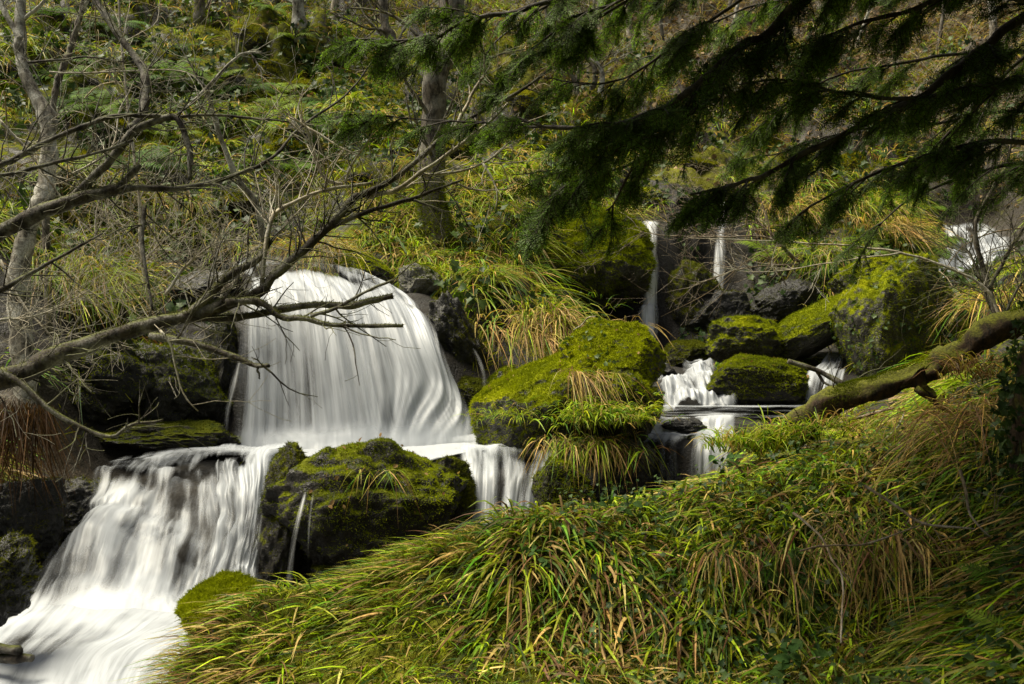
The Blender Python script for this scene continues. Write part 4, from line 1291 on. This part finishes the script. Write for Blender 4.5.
blades(mb, P, unit(N + rng.normal(0, .5, (k, 3))), rng.normal(0, .3, (k, 3)), rng.uniform(.03, .085, k), rng.uniform(.008, .018, k), col * .75, col, 2, rng)
tag(mb.build('moss', M_mossfuzz), 'cushions of yellow-green moss on the wooded slope', kind='stuff')


def tussock(label, px, py, Y, n, length, width, spread, pal, up=.8, hang=.9, bias=(0, -.2, 0), name='grass_tussock', group=None, seed=0, c=None, cat='tussock', fan=1.0, dnk=1.0):
    c = W(px, py, Y) if c is None else c
    rng = np.random.RandomState(seed + int(px))
    mb = MB()
    m = max(5, n // 12)
    C = c + np.stack([rng.normal(0, spread, m), rng.normal(0, spread * .5, m), rng.normal(0, spread * .22, m)], -1)
    clumps(mb, C, rng, n // m, length, width, spread * .6, pal, up, hang, bias=bias, fan=fan, dnk=dnk)
    return tag(mb.build(name, M_leaf, None, c), label, cat, group)


P_DRY = palette((.6, 1.0, 1.2, 6, 3, .2))
P_BROWN = palette((.2, .3, .8, 2, 7, .6))
P_FRESH = palette((5, 8, 2, .6, .1, .3))
P_MIX = palette((2.5, 4.5, 3, 4, 1, .8))
tussock('dry straw tussock crowning the dark ledge behind the large mossy boulder', 552, 326, 9.15, 900, (.2, .42), (.008, .014), .24, P_DRY, .35, 1.2, (0, -.25, 0), fan=.7)
tussock('fresh lime tufts on top of the dry straw tussock ledge', 545, 314, 9.3, 260, (.1, .26), (.005, .01), .2, P_FRESH, .9, .7)
tussock('thick fresh green rush tuft spilling down the face of the large mossy boulder', 602, 412, 7.2, 1700, (.06, .15), (.007, .014), .19, P_FRESH, .6, .8, (0, -.3, 0), fan=.9, dnk=.2)
tussock('mixed green and straw skirt of rush hanging below the fresh green tuft', 588, 442, 7.12, 520, (.1, .24), (.006, .011), .14, palette((3, 3, 2, 5, 2, .5)), .0, 1.2, (0, -.2, 0), dnk=.3, fan=.4)
tussock('short fresh tuft at the left foot of the large mossy boulder', 508, 412, 7.35, 220, (.08, .18), (.004, .008), .12, P_FRESH, .6, .8, (0, -.2, 0))
tussock('bleached straw streak hanging between the boulder and the golden-moss hump', 588, 372, 7.4, 160, (.2, .36), (.005, .009), .07, P_DRY, .0, 1.2, (.0, -.2, 0), dnk=.3, fan=.3)
tussock('thin straw tuft hanging off the front boulder', 376, 470, 6.1, 46, (.07, .19), (.004, .008), .09, P_MIX, .0, 1.1, (0, -.2, 0), dnk=.3, fan=.4)
tussock('arching green rush tuft standing before the shallow pool', 760, 446, 5.5, 620, (.14, .3), (.006, .011), .11, palette((4, 7, 2, 2, .4, .5)), 1.0, .75, (0, -.05, 0), fan=.8, dnk=0)
tussock('straw fringed tussock over the upper right lip of the broad fall', 312, 250, 10.15, 500, (.25, .5), (.007, .012), .2, P_DRY, .6, 1.1)
tussock('straw tussock drooping over the black rock by the birch', 88, 270, 8.0, 420, (.25, .5), (.006, .011), .16, P_MIX, .5, 1.3)
tussock('big curtain of dead straw hanging under the right bank crest', 885, 534, 4.25, 420, (.14, .3), (.005, .012), .17, palette((.6, .5, .8, 5, 5, .6)), .0, 1.2, (0, -.3, 0), dnk=.3, fan=.5)
tussock('narrow curtain of dead straw hanging on the middle of the bank face', 735, 545, 4.4, 260, (.12, .26), (.005, .012), .11, palette((.8, 1, 1, 5, 3, .5)), .0, 1.2, (0, -.3, 0), dnk=.3, fan=.5)
tussock('dead brown bracken hanging down the left bank below the birch', 14, 404, 6.4, 380, (.2, .5), (.005, .013), .13, (lambda k, P, rng: ((np.array((.045, .024, .011)) * np.exp(rng.normal(0, .5, (len(k), 1)))), np.array((.07, .038, .017)) * np.exp(rng.normal(0, .5, (len(k), 1))))), -.6, .5, (.0, -.1, 0), fan=.35, dnk=.05, name='dead_bracken', cat='bracken')
tussock('dead brown bracken slumped along the right bank behind the ivy', 965, 415, 4.75, 500, (.18, .42), (.004, .008), .22, P_BROWN, .3, 1.1, (-.1, -.25, 0), name='dead_bracken', cat='bracken')
tussock('fresh green rush sprouting beside the dry stick below the log', 905, 440, 4.9, 90, (.15, .3), (.005, .009), .07, P_FRESH, 1, .6)
for i, (px, py, Y, lab) in enumerate([(790, 205, 12.9, 'straw tussock hanging above the slim straight waterfall'), (880, 205, 13.5, 'tall mixed tussock on the brow left of the bright high fall'),
                                   (890, 226, 12.9, 'drooping tussock just left of the bright high fall'), (830, 252, 12.0, 'straw tussock above the tilted mossy slab'), (1010, 300, 8.8, 'yellow tussock behind the dark twiggy shrub'),
                                   (610, 212, 12.6, 'shaggy tussock capping the moss-hung cliff bulge')]):
    tussock(lab, px, py, Y, 320, (.25, .55), (.008, .014), .2, P_MIX if i % 2 else P_DRY, .7, 1.1, seed=i)
rng = np.random.RandomState(12)
for i in range(46):
    px, py = (rng.uniform(290, 525), rng.uniform(165, 285)) if i < 32 else (rng.uniform(60, 260), rng.uniform(170, 260))
    p = hit(px, py, 8.5)
    tussock('drooping yellow-green rush tussock among many on the slope above the broad fall', px, py, 0, int(rng.uniform(90, 190)), (.22, .5), (.007, .013), .1, P_MIX, .85, 1.0,
            group='rush tussocks on the slope', seed=i, c=p)


# --- dead leaves and arching dead stems on the upper slope
rng = np.random.RandomState(31)
mb = MB()
P, N = scatter(TV, TT, 14000, rng, vis * (TTc[:, 1] > 8) * (.06 + np.clip(TTtint[:, 2], 0, 1)) * (TTpy < 420) * smooth(TTw, .2, .5))
DEAD = (P, N)
mb = MB()
for i, p in enumerate(pick(vis * (TTc[:, 1] > 8) * (TTc[:, 1] < 24) * (TTpy < 330) * smooth(TTw, .3, .8) * (.35 + np.clip(TTtint[:, 2], 0, 1)), 620, rng)):
    a = rng.rand() * 6.283
    L = rng.uniform(.5, 1.6)
    d = np.array((math.cos(a), math.sin(a) * .6, 0))
    Qs = catmull(np.array([p, p + d * L * .3 + (0, 0, L * rng.uniform(.25, .5)), p + d * L * .75 + (0, 0, L * rng.uniform(.1, .45)), p + d * L * 1.1 + rng.normal(0, .1, 3)]), 12)
    pale = rng.rand()
    tube(mb, Qs, np.linspace(.008, .003, 12) * rng.uniform(.7, 1.3), 4, c=np.array((.12, .085, .05)) * (1 - pale) + np.array((.4, .34, .24)) * pale, cap=False)
tag(mb.build('undergrowth', M_mossfuzz), 'tangle of arching dead bramble stems over the wooded slope', kind='stuff')


# --- ferns
def frond(mb, base, d, L, rng, col):
    n = 20
    u = np.linspace(0, 1, n)
    d = unit(d)
    path = base + L * (d * u[:, None] + np.array((0, 0, -.55)) * (u ** 2.2)[:, None])
    tan = unit(np.gradient(path, axis=0))
    side = unit(np.cross(tan, np.array((0, 0, 1.0))))
    upv = np.cross(side, tan)
    prof = np.sin(np.pi * np.clip(u * .93 + .09, 0, 1)) ** .8 * (1 - .35 * u)
    for s in (-1, 1):
        w = L * .25 * prof
        dirv = unit(side * s + tan * .45 + upv * -.15 + rng.normal(0, .06, (n, 3)))
        a = path[1:]
        dd = dirv[1:]
        ww = w[1:, None]
        th = (L / n * .46)
        V = np.stack([a - tan[1:] * th * .35, a + tan[1:] * th * .8, a + dd * ww * .55 + tan[1:] * th * .8, a + dd * ww * .55 - tan[1:] * th * .6, a + dd * ww - np.array((0, 0, 1)) * ww * .12], 1)
        m = len(a)
        b = np.arange(m)[:, None] * 5
        q = b + np.array([0, 1, 2, 3])
        t = b + np.array([3, 2, 4])
        c = np.repeat(col * np.exp(rng.normal(0, .12, (m, 1))), 5, 0)
        mb.add(V.reshape(-1, 3), q, t, c)
    tube(mb, path, np.linspace(.004, .001, n) * L / .5, 4, c=(.09, .075, .025), cap=False)


def make_fern(seed, n=9, L=.55, col=(.085, .15, .018)):
    rng = np.random.RandomState(seed)
    mb = MB()
    for i in range(n):
        a = i * 6.283 / n + rng.normal(0, .3)
        d = np.array((math.cos(a), math.sin(a), rng.uniform(.5, 1.1)))
        frond(mb, np.zeros(3), d, L * rng.uniform(.7, 1.15), rng, np.array(col) * math.exp(rng.normal(0, .2)))
    return mb.build('fern', M_fern)


protos = [make_fern(1), make_fern(2, 7, .5, (.13, .19, .02)), make_fern(3, 11, .6, (.055, .11, .018))]
rng = np.random.RandomState(8)
used = set()
spots = []
for i in range(46):
    spots.append((rng.uniform(50, 330), rng.uniform(5, 175)))
for i in range(10):
    spots.append((rng.uniform(770, 930), rng.uniform(190, 275)))
for i, (px, py) in enumerate(spots):
    p = hit(px, py, 8.0)
    j = i % 3
    o = protos[j] if j not in used else protos[j].copy()
    if j in used: COL.objects.link(o)
    used.add(j)
    o.location = p
    s = rng.uniform(.8, 1.45)
    o.scale = (s, s, s)
    hx, hy = gradient(np.array([p[0]]), np.array([p[1]]))
    o.rotation_euler = (-.25 + rng.normal(0, .15), rng.normal(0, .2), rng.rand() * 6.28)
    o.rotation_euler = (Matrix.Rotation(.45, 3, 'X') @ Matrix.Rotation(rng.rand() * 6.28, 3, 'Z')).to_euler()
    if i < 46:
        tag(o, 'green fern arching out of the mossy slope behind the bare branches', 'fern', 'ferns on the slope behind the bare branches')
    else:
        tag(o, 'dark fern hanging on the back wall near the thin waterfalls', 'fern', 'ferns on the back wall')
for i, (px, py, s, lab) in enumerate([(1005, 600, .5, 'dark feathery fern at the right edge of the bank below the ivy'), (965, 640, .42, 'low dark fern left of the feathery one near the bank foot'), (792, 585, .42, 'dark fern hanging on the bank face beside the pale drooping stick'),
                                   (815, 625, .35, 'small fern at the foot of the hanging straw'), (1015, 655, .45, 'fern lowest of all on the right of the bank')]):
    o = protos[i % 3].copy()
    COL.objects.link(o)
    p = hit(px, py, 2.2, 6)
    o.location = p + np.array((0, -.03, .02))
    o.scale = (s, s, s)
    o.rotation_euler = (Matrix.Rotation(.7, 3, 'X') @ Matrix.Rotation(i * 1.3, 3, 'Z')).to_euler()
    if 'group' in o: del o['group']
    tag(o, lab, 'fern')


# --- broad leaves
def leaves(mb, P, N, size, rng, shape='ivy', cols=((.018, .04, .012), (.06, .10, .025)), flat=.6):
    k = len(P)
    Nn = unit(N * flat + rng.normal(0, .5, (k, 3)))
    A = unit(np.cross(Nn, rng.normal(size=(k, 3))))
    Bv = np.cross(Nn, A)
    if shape == 'ivy':
        out = np.array([(0, 0), (.25, -.42), (.48, -.1), (.62, .22 - .6), (.7, 0)])
        xy = np.array([(0, 0), (-.1, .38), (.25, .32), (.42, .5), (.58, .22), (1, 0), (.58, -.22), (.42, -.5), (.25, -.32), (-.1, -.38)])
    else:
        xy = np.array([(0, 0), (.12, .2), (.35, .34), (.6, .3), (.82, .16), (1, 0), (.82, -.16), (.6, -.3), (.35, -.34), (.12, -.2)])
    s = size[:, None, None]
    z = -.35 * np.abs(xy[:, 1]) + -.18 * xy[:, 0] ** 2
    z = np.abs(xy[:, 1]) * .35 - .2 * xy[:, 0] ** 2
    V = P[:, None] + s * (A[:, None] * xy[None, :, :1] + Bv[:, None] * xy[None, :, 1:] + Nn[:, None] * z[None, :, None])
    m = len(xy)
    mid = P[:, None] + s * (A[:, None] * .45 - Nn[:, None] * .04)
    V = np.concatenate([V, mid], 1)
    b = np.arange(k)[:, None, None] * (m + 1)
    i = np.arange(m)
    t = (b + np.stack([np.full(m, m), i, (i + 1) % m], -1)[None]).reshape(-1, 3)
    f = rng.rand(k, 1)
    c = np.array(cols[0]) * (1 - f) + np.array(cols[1]) * f
    mb.add(V.reshape(-1, 3), None, t, np.repeat(c, m + 1, 0))


rng = np.random.RandomState(33)
mb = MB()
leaves(mb, DEAD[0] + DEAD[1] * .02, DEAD[1], rng.uniform(.05, .12, len(DEAD[0])), rng, 'oval', ((.07, .04, .018), (.34, .25, .15)), .7)
for lab, n in (('large bright mossy boulder sloping left above the short chute', 70), ('big front boulder splitting the water, moss on top and dark wet flanks', 60), ('broad flat-topped mossy stone beside the shallow pool', 40), ('rounded golden-moss hump at the upper end of the large mossy boulder', 25)):
    V, T = ROCKS[lab]
    Nf = unit(np.cross(V[T[:, 1]] - V[T[:, 0]], V[T[:, 2]] - V[T[:, 0]]))
    P, N = scatter(V, T, n, rng, np.clip(Nf[:, 2], 0, 1))
    leaves(mb, P + N * .02, N, rng.uniform(.015, .045, n), rng, 'oval', ((.07, .035, .015), (.3, .2, .09)), .9)
tag(mb.build('fallen_leaves', M_mossfuzz), 'brown fallen leaves on the upper slope and mossy boulders', kind='stuff')
rng = np.random.RandomState(21)
c = W(1078, 455, 4.1)
V, T = rock_shape(c, (.24, .3, .75), 444, .12, 0, 3, 1.1)
base = np.array((c[0], c[1], V[:, 2].min()))
st = thing('ivy_clad_stump', 'dark old stump at the edge of the bank smothered in ivy', 'stump', base)
mb = MB()
mb.add(V, None, T)
mb.build('wood', M_bark_log, st, base)
P, N = scatter(V, T, 2600, rng)
mb = MB()
leaves(mb, P + N * rng.uniform(.01, .08, (len(P), 1)), N, rng.uniform(.02, .05, len(P)), rng)
o = mb.build('ivy', M_ivy, st, base)
o['kind'] = 'stuff'
mb = MB()
zone = vis * (TTpx > 930) * (TTpy > 350) * (TTc[:, 1] < 6) * (TTc[:, 1] > 2.2)
P, N = scatter(TV, TT, 1500, rng, zone * np.clip((TTpx - 930) / 80, .1, 1))
leaves(mb, P + N * rng.uniform(.01, .1, (len(P), 1)), N + np.array((0, -.5, 0)), rng.uniform(.02, .05, len(P)), rng)
zone = vis * (TTpx > 560) * (TTpx < 930) * (TTpy > 440) * (TTc[:, 1] < 5.2) * (TTc[:, 1] > 2.2)
P, N = scatter(TV, TT, 900, rng, zone)
leaves(mb, P + N * rng.uniform(.05, .14, (len(P), 1)), N + np.array((0, -.4, .3)), rng.uniform(.015, .035, len(P)), rng)
tag(mb.build('ivy', M_ivy), 'small ivy leaves trailing over the shaded right bank', kind='stuff')
# ivy and broad weeds on the back rocks
mb = MB()
zone = vis * (TTpx > 640) * (TTpx < 980) * (TTpy > 190) * (TTpy < 360) * (TTc[:, 1] > 8.5) * (TTw > .2)
P, N = scatter(TV, TT, 1500, rng, zone)
leaves(mb, P + N * .05, N + np.array((0, -.5, .2)), rng.uniform(.04, .09, len(P)), rng, cols=((.015, .035, .012), (.05, .09, .02)))
zone = vis * (TTc[:, 1] > 8) * (TTc[:, 1] < 19) * (TTpy < 330) * smooth(TTw, .2, .4) * np.clip(.1 + 2.2 * fbm(TTc * .8 + 50, 3), 0, 1)
P, N = scatter(TV, TT, 7500, rng, zone)
leaves(mb, P + N * rng.uniform(.04, .3, (len(P), 1)), N + np.array((0, -.5, .2)), rng.uniform(.05, .12, len(P)), rng, cols=((.012, .028, .008), (.05, .085, .014)))
V, T = ROCKS['tall moss-covered rock face right of the small chute']
P, N = scatter(V, T, 420, rng)
leaves(mb, P + N * .02, N, rng.uniform(.03, .06, len(P)), rng, cols=((.02, .04, .012), (.07, .11, .03)))
V, T = ROCKS['rounded golden-moss hump at the upper end of the large mossy boulder']
P, N = scatter(V, T, 60, rng, (V[T].mean(1)[:, 0] < W(612, 0, 7.95)[0]).astype(float) * (V[T].mean(1)[:, 1] < 7.9))
leaves(mb, P + N * .02, N, rng.uniform(.025, .05, len(P)), rng, cols=((.03, .06, .015), (.08, .12, .03)))
tag(mb.build('ivy', M_ivy), 'scattered ivy and dark weeds on the slope and the rocks around the thin waterfalls', kind='stuff')


def leafy_plant(label, px, py, n, size, seed, cols=((.03, .075, .018), (.07, .13, .03)), y0=2.2, y1=6, tall=.08):
    rng = np.random.RandomState(seed)
    p = hit(px, py, y0, y1)
    tt = thing('leafy_plant', label, 'plant', p)
    mb = MB()
    for i in range(n):
        a = rng.rand() * 6.283
        tip = p + np.array((math.cos(a) * size * 1.3, math.sin(a) * size * .8 - .03, tall * rng.uniform(.4, 1.3)))
        st_ = MB()
        tube(st_, catmull(np.array([p, (p + tip) / 2 + np.array((0, 0, .02)), tip]), 6), .0016, 5, c=(.1, .07, .03))
        st_.build('stem', M_straw, tt, p)
        lf = MB()
        for q in range(3):
            leaves(lf, (tip + rng.normal(0, size * .35, 3) * (q > 0))[None], np.array([(rng.normal(0, .3), -.6, .9)]), np.array([size * rng.uniform(.75, 1.2)]), rng, 'oval', cols, 2.2)
        lf.build('leaf', M_fern, tt, p)
    return tt


leafy_plant('bramble seedling with broad green leaves at the very foot of the bank', 800, 672, 5, .055, 1)
leafy_plant('smaller bramble sprig at the bank foot left of the broad-leaved seedling', 752, 668, 3, .045, 2)
leafy_plant('bramble sprig below the low dark fern', 905, 655, 4, .04, 3)
leafy_plant('round-leaved dock tucked in the grass under the black dripping stone', 612, 522, 3, .05, 4)
leafy_plant('round-leaved weed midway down the grassy bank', 582, 552, 3, .045, 5)
leafy_plant('round-leaved weed low on the left part of the grassy bank', 541, 572, 4, .04, 6)
leafy_plant('dark dock leaves on the bank crest left of the arching rush tuft', 722, 470, 4, .05, 7)
leafy_plant('small bright green herb clinging beside the arching spout', 318, 508, 3, .04, 8, y0=5.6, y1=6.6, tall=.03)

# weeds and moss tangled round the log
for i, (px, py, Y, n, pal, lab) in enumerate([(800, 434, 5.45, 240, P_FRESH, 'fresh rush tuft crowding the low end of the fallen log'), (846, 426, 5.3, 160, P_MIX, 'thin mixed tuft leaning against the middle of the fallen log'),
                                       (985, 372, 5.0, 260, P_BROWN, 'rusty dead tuft under the high end of the fallen log')]):
    tussock(lab, px, py, Y, n, (.1, .26), (.005, .010), .1, pal, .9, .8, (0, -.05, 0), fan=.8, dnk=0, seed=70 + i)
# ------------------------------------------------------------------ the yew whose boughs hang over the view from the right
YT = np.array((3.9, 4.4, 0.0))
YT[2] = height([YT[0]], [YT[1]])[0] - .1
yew = thing('yew_tree', 'old dark yew hanging its needled boughs over the stream from beyond the right edge', 'tree', YT)
mb = MB()
Q = catmull(np.array([YT, YT + (-.05, .05, 1.2), YT + (.1, 0, 2.6), YT + (.05, .1, 4.4), YT + (0, 0, 6.5)]), 40)
tube(mb, Q, np.linspace(.33, .12, 40) * (1 + .3 * np.exp(-np.linspace(0, 10, 40))), 18, rough=.3, seed=5)
mb.build('trunk', M_bark_yew, yew, YT)

# one spray: a fan of twiglets with two ranks of needles, laid out along +x in its own space
def spray_template(seed, L=.15, side=3, step=.0085, nl=.023, nw=.006):
    rng = np.random.RandomState(seed)
    segs = []
    u = np.linspace(0, 1, 12)
    main = np.stack([u * L, .02 * np.sin(u * 3) * L, -.22 * L * u ** 2], -1)
    segs.append(main)
    for i in range(side):
        t = .12 + .8 * i / side
        p = main[int(t * 11)]
        for s in (-1, 1):
            if rng.rand() < .15: continue
            l = L * (.52 - .38 * t) * rng.uniform(.7, 1.25)
            d = np.array((.75, s * .75, rng.normal(-.1, .15)))
            d /= np.linalg.norm(d)
            v = np.linspace(0, 1, 7)[:, None]
            segs.append(p + d * v * l + np.array((0, 0, -.25)) * v ** 2 * l)
    mb = MB()
    for sg in segs:
        ln = np.linalg.norm(np.diff(sg, axis=0), axis=1).sum()
        n = max(4, int(ln / step))
        Qs = catmull(sg, n)
        T_ = unit(np.gradient(Qs, axis=0))
        sd = unit(np.cross(T_, np.array((0, 0, 1.0)))) + rng.normal(0, .12, (n, 3))
        taper = np.clip(np.minimum(np.linspace(.5, 3, n), np.linspace(3.5, .5, n)), 0, 1)[:, None]
        for s in (-1, 1):
            d = unit(sd * s + T_ * .55 + np.array((0, 0, .12)) + rng.normal(0, .1, (n, 3)))
            wv = unit(np.cross(d, np.array((0, 0, 1.0))))
            tip = Qs + d * nl * taper * rng.uniform(.8, 1.15, (n, 1))
            mid = Qs * .5 + tip * .5
            V = np.stack([Qs, mid - wv * nw * .5, tip, mid + wv * nw * .5], 1).reshape(-1, 3)
            c = np.array((.065, .115, .018)) * np.exp(rng.normal(0, .35, (n, 1)))
            young = rng.rand(n, 1) < .10
            c = np.where(young, np.array((.11, .15, .03)), c)
            mb.add(V, np.arange(n)[:, None] * 4 + np.arange(4), None, np.repeat(c, 4, 0))
        tube(mb, Qs, np.linspace(.0022, .0012, n), 3, c=(.03, .022, .012), cap=False)
    return mb.arrays()


SPR = [spray_template(s) for s in range(5)]
SPR_BIG = [spray_template(50 + s, .6, 6, .022, .05, .02) for s in range(3)]


def add_spray(mb, base, d, up, scale, rng, bank=SPR):
    V, Q, T, c, uv = bank[rng.randint(len(bank))]
    x = unit(d)
    y = unit(np.cross(up, x))
    z = np.cross(x, y)
    M = np.stack([x, y, z]) * scale
    mb.add(V @ M + base, Q, T, c * math.exp(rng.normal(0, .2)))


def bough(pts, Y0, Y1, r0, r1, seed, dens=26, length=(.15, .45), gap=.0, bow=0.0, tw=10):
    rng = np.random.RandomState(seed)
    P = px_path(pts, Y0, Y1, bow)
    n = max(16, int(np.linalg.norm(np.diff(P, axis=0), axis=1).sum() / .05))
    Qb = catmull(P, n)
    Qb += .02 * np.stack([fbm(np.stack([np.arange(n) * .15 + k * 7, np.full(n, seed * 2.7), np.zeros(n)], -1), 3) for k in range(3)], -1)
    mb = MB()
    tube(mb, Qb, np.linspace(r0 * .7, r1 * .7, n), 9, rough=.3, seed=seed)
    fol = MB()
    ln = np.linalg.norm(np.diff(Qb, axis=0), axis=1).sum()
    m = int(dens * ln * (1.1 if P[:, 0].mean() > .8 else .78))
    for i in range(m):
        k = rng.randint(int(n * gap), n - 1)
        t = unit(Qb[k + 1] - Qb[k])
        sd = unit(np.cross(t, np.array((0, 0, 1.0)))) * (1 if rng.rand() < .5 else -1)
        d = unit(t * rng.uniform(.4, 1.1) + sd * rng.uniform(.2, 1) + np.array((0, 0, rng.uniform(-.45, .12))))
        L = rng.uniform(*length) * (1 - .45 * k / n)
        v = np.linspace(0, 1, 8)[:, None]
        tw_ = Qb[k] + d * v * L + np.array((0, 0, -.22)) * v ** 2 * L
        tube(mb, tw_, np.linspace(.005, .0015, 8), 4, cap=False)
        for q in range(int(4 + L * 20)):
            kk = rng.randint(2, 8)
            td = unit(tw_[min(kk, 7)] - tw_[kk - 1])
            sdir = unit(np.cross(td, np.array((0, 0, 1.0)))) * rng.choice((-1, 1))
            dd = td + sdir * rng.uniform(0, .9) + np.array((0, 0, rng.uniform(-.5, .05)))
            add_spray(fol, tw_[kk - 1], dd, unit(np.array((0, -.25, 1.0)) + rng.normal(0, .8, 3)), rng.uniform(.55, 1.0), rng)
    o = mb.build('branch', M_bark_yew, yew, YT)
    f = fol.build('foliage', M_yew, o, YT)
    f['kind'] = 'stuff'


bough([(1100, -30), (1015, 22), (985, 47), (955, 70), (928, 93), (878, 117), (818, 147), (768, 170), (745, 180), (719, 192), (690, 196)], 4.4, 4.1, .034, .008, 501, 13)
bough([(1000, -110), (900, -60), (808, 0), (768, 32), (742, 47), (712, 73), (679, 97), (655, 113), (622, 123), (562, 125), (520, 118)], 4.2, 3.9, .042, .006, 502, 20)
bough([(725, 70), (699, 103), (672, 125), (652, 147), (635, 167), (615, 200), (606, 208)], 4.0, 4.2, .016, .005, 503, 16)
bough([(665, 112), (622, 143), (579, 177), (555, 195), (538, 212)], 4.0, 4.0, .014, .004, 504, 24)
bough([(790, -60), (700, -25), (600, -10), (509, 13), (469, 18), (436, 37), (400, 42), (350, 38)], 4.6, 4.8, .026, .006, 505, 15, gap=.3, length=(.15, .42))
bough([(620, 126), (570, 128), (520, 124), (460, 122), (400, 118), (345, 112)], 4.2, 4.8, .012, .003, 506, 13, length=(.12, .32), gap=.25)
bough([(1090, 80), (1020, 85), (960, 88), (900, 98), (840, 95), (780, 80), (740, 85)], 3.9, 4.2, .02, .005, 507, 15)
bough([(1090, 150), (1010, 140), (950, 148), (880, 172), (820, 200), (790, 228)], 4.3, 4.5, .02, .005, 508, 13)
bough([(1080, 20), (980, -10), (900, 15), (840, 30), (790, 50)], 4.1, 4.4, .022, .006, 509, 15)
bough([(900, -70), (780, -40), (680, -20), (600, 15), (560, 40)], 4.5, 4.7, .022, .006, 510, 15)
bough([(1100, 190), (1030, 165), (960, 175), (900, 205), (870, 235)], 4.6, 4.9, .018, .004, 511, 8)
bough([(720, -50), (640, -30), (560, 0), (500, 40), (480, 70)], 5.0, 5.2, .016, .004, 512, 12)
bough([(1090, 60), (1000, 50), (920, 60), (850, 72), (790, 100), (745, 140)], 5.2, 5.6, .016, .004, 514, 10)
bough([(1090, -30), (960, -30), (860, -10), (760, 5), (690, 35), (650, 60)], 5.4, 5.8, .018, .004, 515, 10)
bough([(1100, 110), (1000, 112), (920, 125), (850, 130), (790, 150), (740, 160)], 5.4, 5.8, .016, .004, 516, 9)
bough([(1090, 10), (1010, 70), (960, 120), (920, 160), (880, 195)], 4.7, 4.9, .014, .004, 517, 9)
bough([(830, -60), (740, 0), (690, 30), (640, 70), (590, 85), (545, 80)], 4.4, 4.6, .014, .004, 518, 11)
bough([(680, 120), (640, 160), (600, 170), (560, 172), (510, 175)], 4.3, 4.4, .01, .003, 519, 13)
bough([(700, -40), (620, 0), (570, 20), (520, 60), (505, 85)], 4.6, 4.7, .012, .003, 520, 12)
# the crown above and behind the frame that shades the right bank
crng = np.random.RandomState(77)
fol = MB()
lim = MB()
for i in range(130):
    a = crng.uniform(2.0, 5.2) if i % 2 else crng.uniform(3.25, 3.95)
    h0 = YT[2] + (crng.uniform(3.2, 6.2) if i % 2 else crng.uniform(1.9, 3.0))
    L = crng.uniform(1.6, 3.4) if i % 2 else crng.uniform(3.0, 4.7)
    p0 = np.array((YT[0], YT[1], h0))
    v = np.linspace(0, 1, 12)[:, None]
    pts = p0 + np.array((math.cos(a), math.sin(a), .2 if i % 2 else .12)) * v * L + np.array((0, 0, -.22 if i % 2 else -.1)) * v ** 2 * L
    tube(lim, pts, np.linspace(.04, .008, 12), 6)
    for q in range(int(L * 26)):
        k = crng.randint(2, 12)
        d = pts[min(k, 11)] - pts[k - 1]
        sd = unit(np.cross(d, (0, 0, 1.0))) * crng.choice((-1, 1))
        b = pts[k - 1] + crng.normal(0, .12, 3)
        s = crng.uniform(.6, 1.1)
        dd = unit(d) + sd * crng.uniform(.1, 1.3) + np.array((0, 0, -.2))
        tipz = b + unit(dd) * .6 * s
        ok = True
        for e in (b, tipz):
            if e[1] > .2:
                ex, ey = CX + e[0] / e[1] * F, CY - (e[2] - CAMZ) / e[1] * F
                if ey > -40 and -100 < ex < 1130: ok = False
        if ok:
            add_spray(fol, b, dd, np.array((0, 0, 1.0)) + crng.normal(0, .25, 3), s, crng, SPR_BIG)
cr = lim.build('crown', M_bark_yew, yew, YT)
f = fol.build('foliage', M_yew, cr, YT)
f['kind'] = 'stuff'
# ------------------------------------------------------------------ light and camera
SUN_EL, SUN_AZ = math.radians(64), math.radians(-80)   # azimuth from straight ahead, negative to the left
w = bpy.data.worlds.new('World')
sc.world = w
w.use_nodes = True
wn = w.node_tree
wn.nodes.clear()
sky = wn.nodes.new('ShaderNodeTexSky')
sky.sky_type = 'NISHITA'
sky.sun_disc = False
sky.sun_elevation = SUN_EL
sky.sun_rotation = SUN_AZ
sky.dust_density = 4
sky.air_density = .8
sky.ozone_density = .6
hs = wn.nodes.new('ShaderNodeHueSaturation')
hs.inputs['Saturation'].default_value = .35
bg = wn.nodes.new('ShaderNodeBackground')
bg.inputs['Strength'].default_value = .06
wo = wn.nodes.new('ShaderNodeOutputWorld')
wn.links.new(sky.outputs[0], hs.inputs['Color'])
wn.links.new(hs.outputs[0], bg.inputs['Color'])
wn.links.new(bg.outputs[0], wo.inputs['Surface'])
sl = bpy.data.lights.new('sun', 'SUN')
sl.energy = 4.9
sl.angle = math.radians(36)
sl.color = (1.0, .91, .7)
so = bpy.data.objects.new('sun', sl)
COL.objects.link(so)
to_sun = Vector((math.sin(SUN_AZ) * math.cos(SUN_EL), math.cos(SUN_AZ) * math.cos(SUN_EL), math.sin(SUN_EL)))
so.rotation_euler = to_sun.to_track_quat('Z', 'Y').to_euler()
so.location = to_sun * 30
cd = bpy.data.cameras.new('camera')
co = bpy.data.objects.new('camera', cd)
COL.objects.link(co)
co.location = (0, 0, CAMZ)
co.rotation_euler = (math.pi / 2, 0, 0)
cd.sensor_width = 36
cd.lens = 36 * F / 1024
cd.clip_start = .05
cd.clip_end = 300
cd.dof.use_dof = True
cd.dof.focus_distance = 6.5
cd.dof.aperture_fstop = 7.1
sc.camera = co
vs = sc.view_settings
vs.view_transform = 'Standard'
vs.look = 'None'
vs.exposure = 1.05
vs.gamma = 1
vs.use_curve_mapping = False
sc.cycles.use_denoising = True
sc.cycles.transparent_max_bounces = 24
sc.cycles.max_bounces = 6
sc.cycles.diffuse_bounces = 3
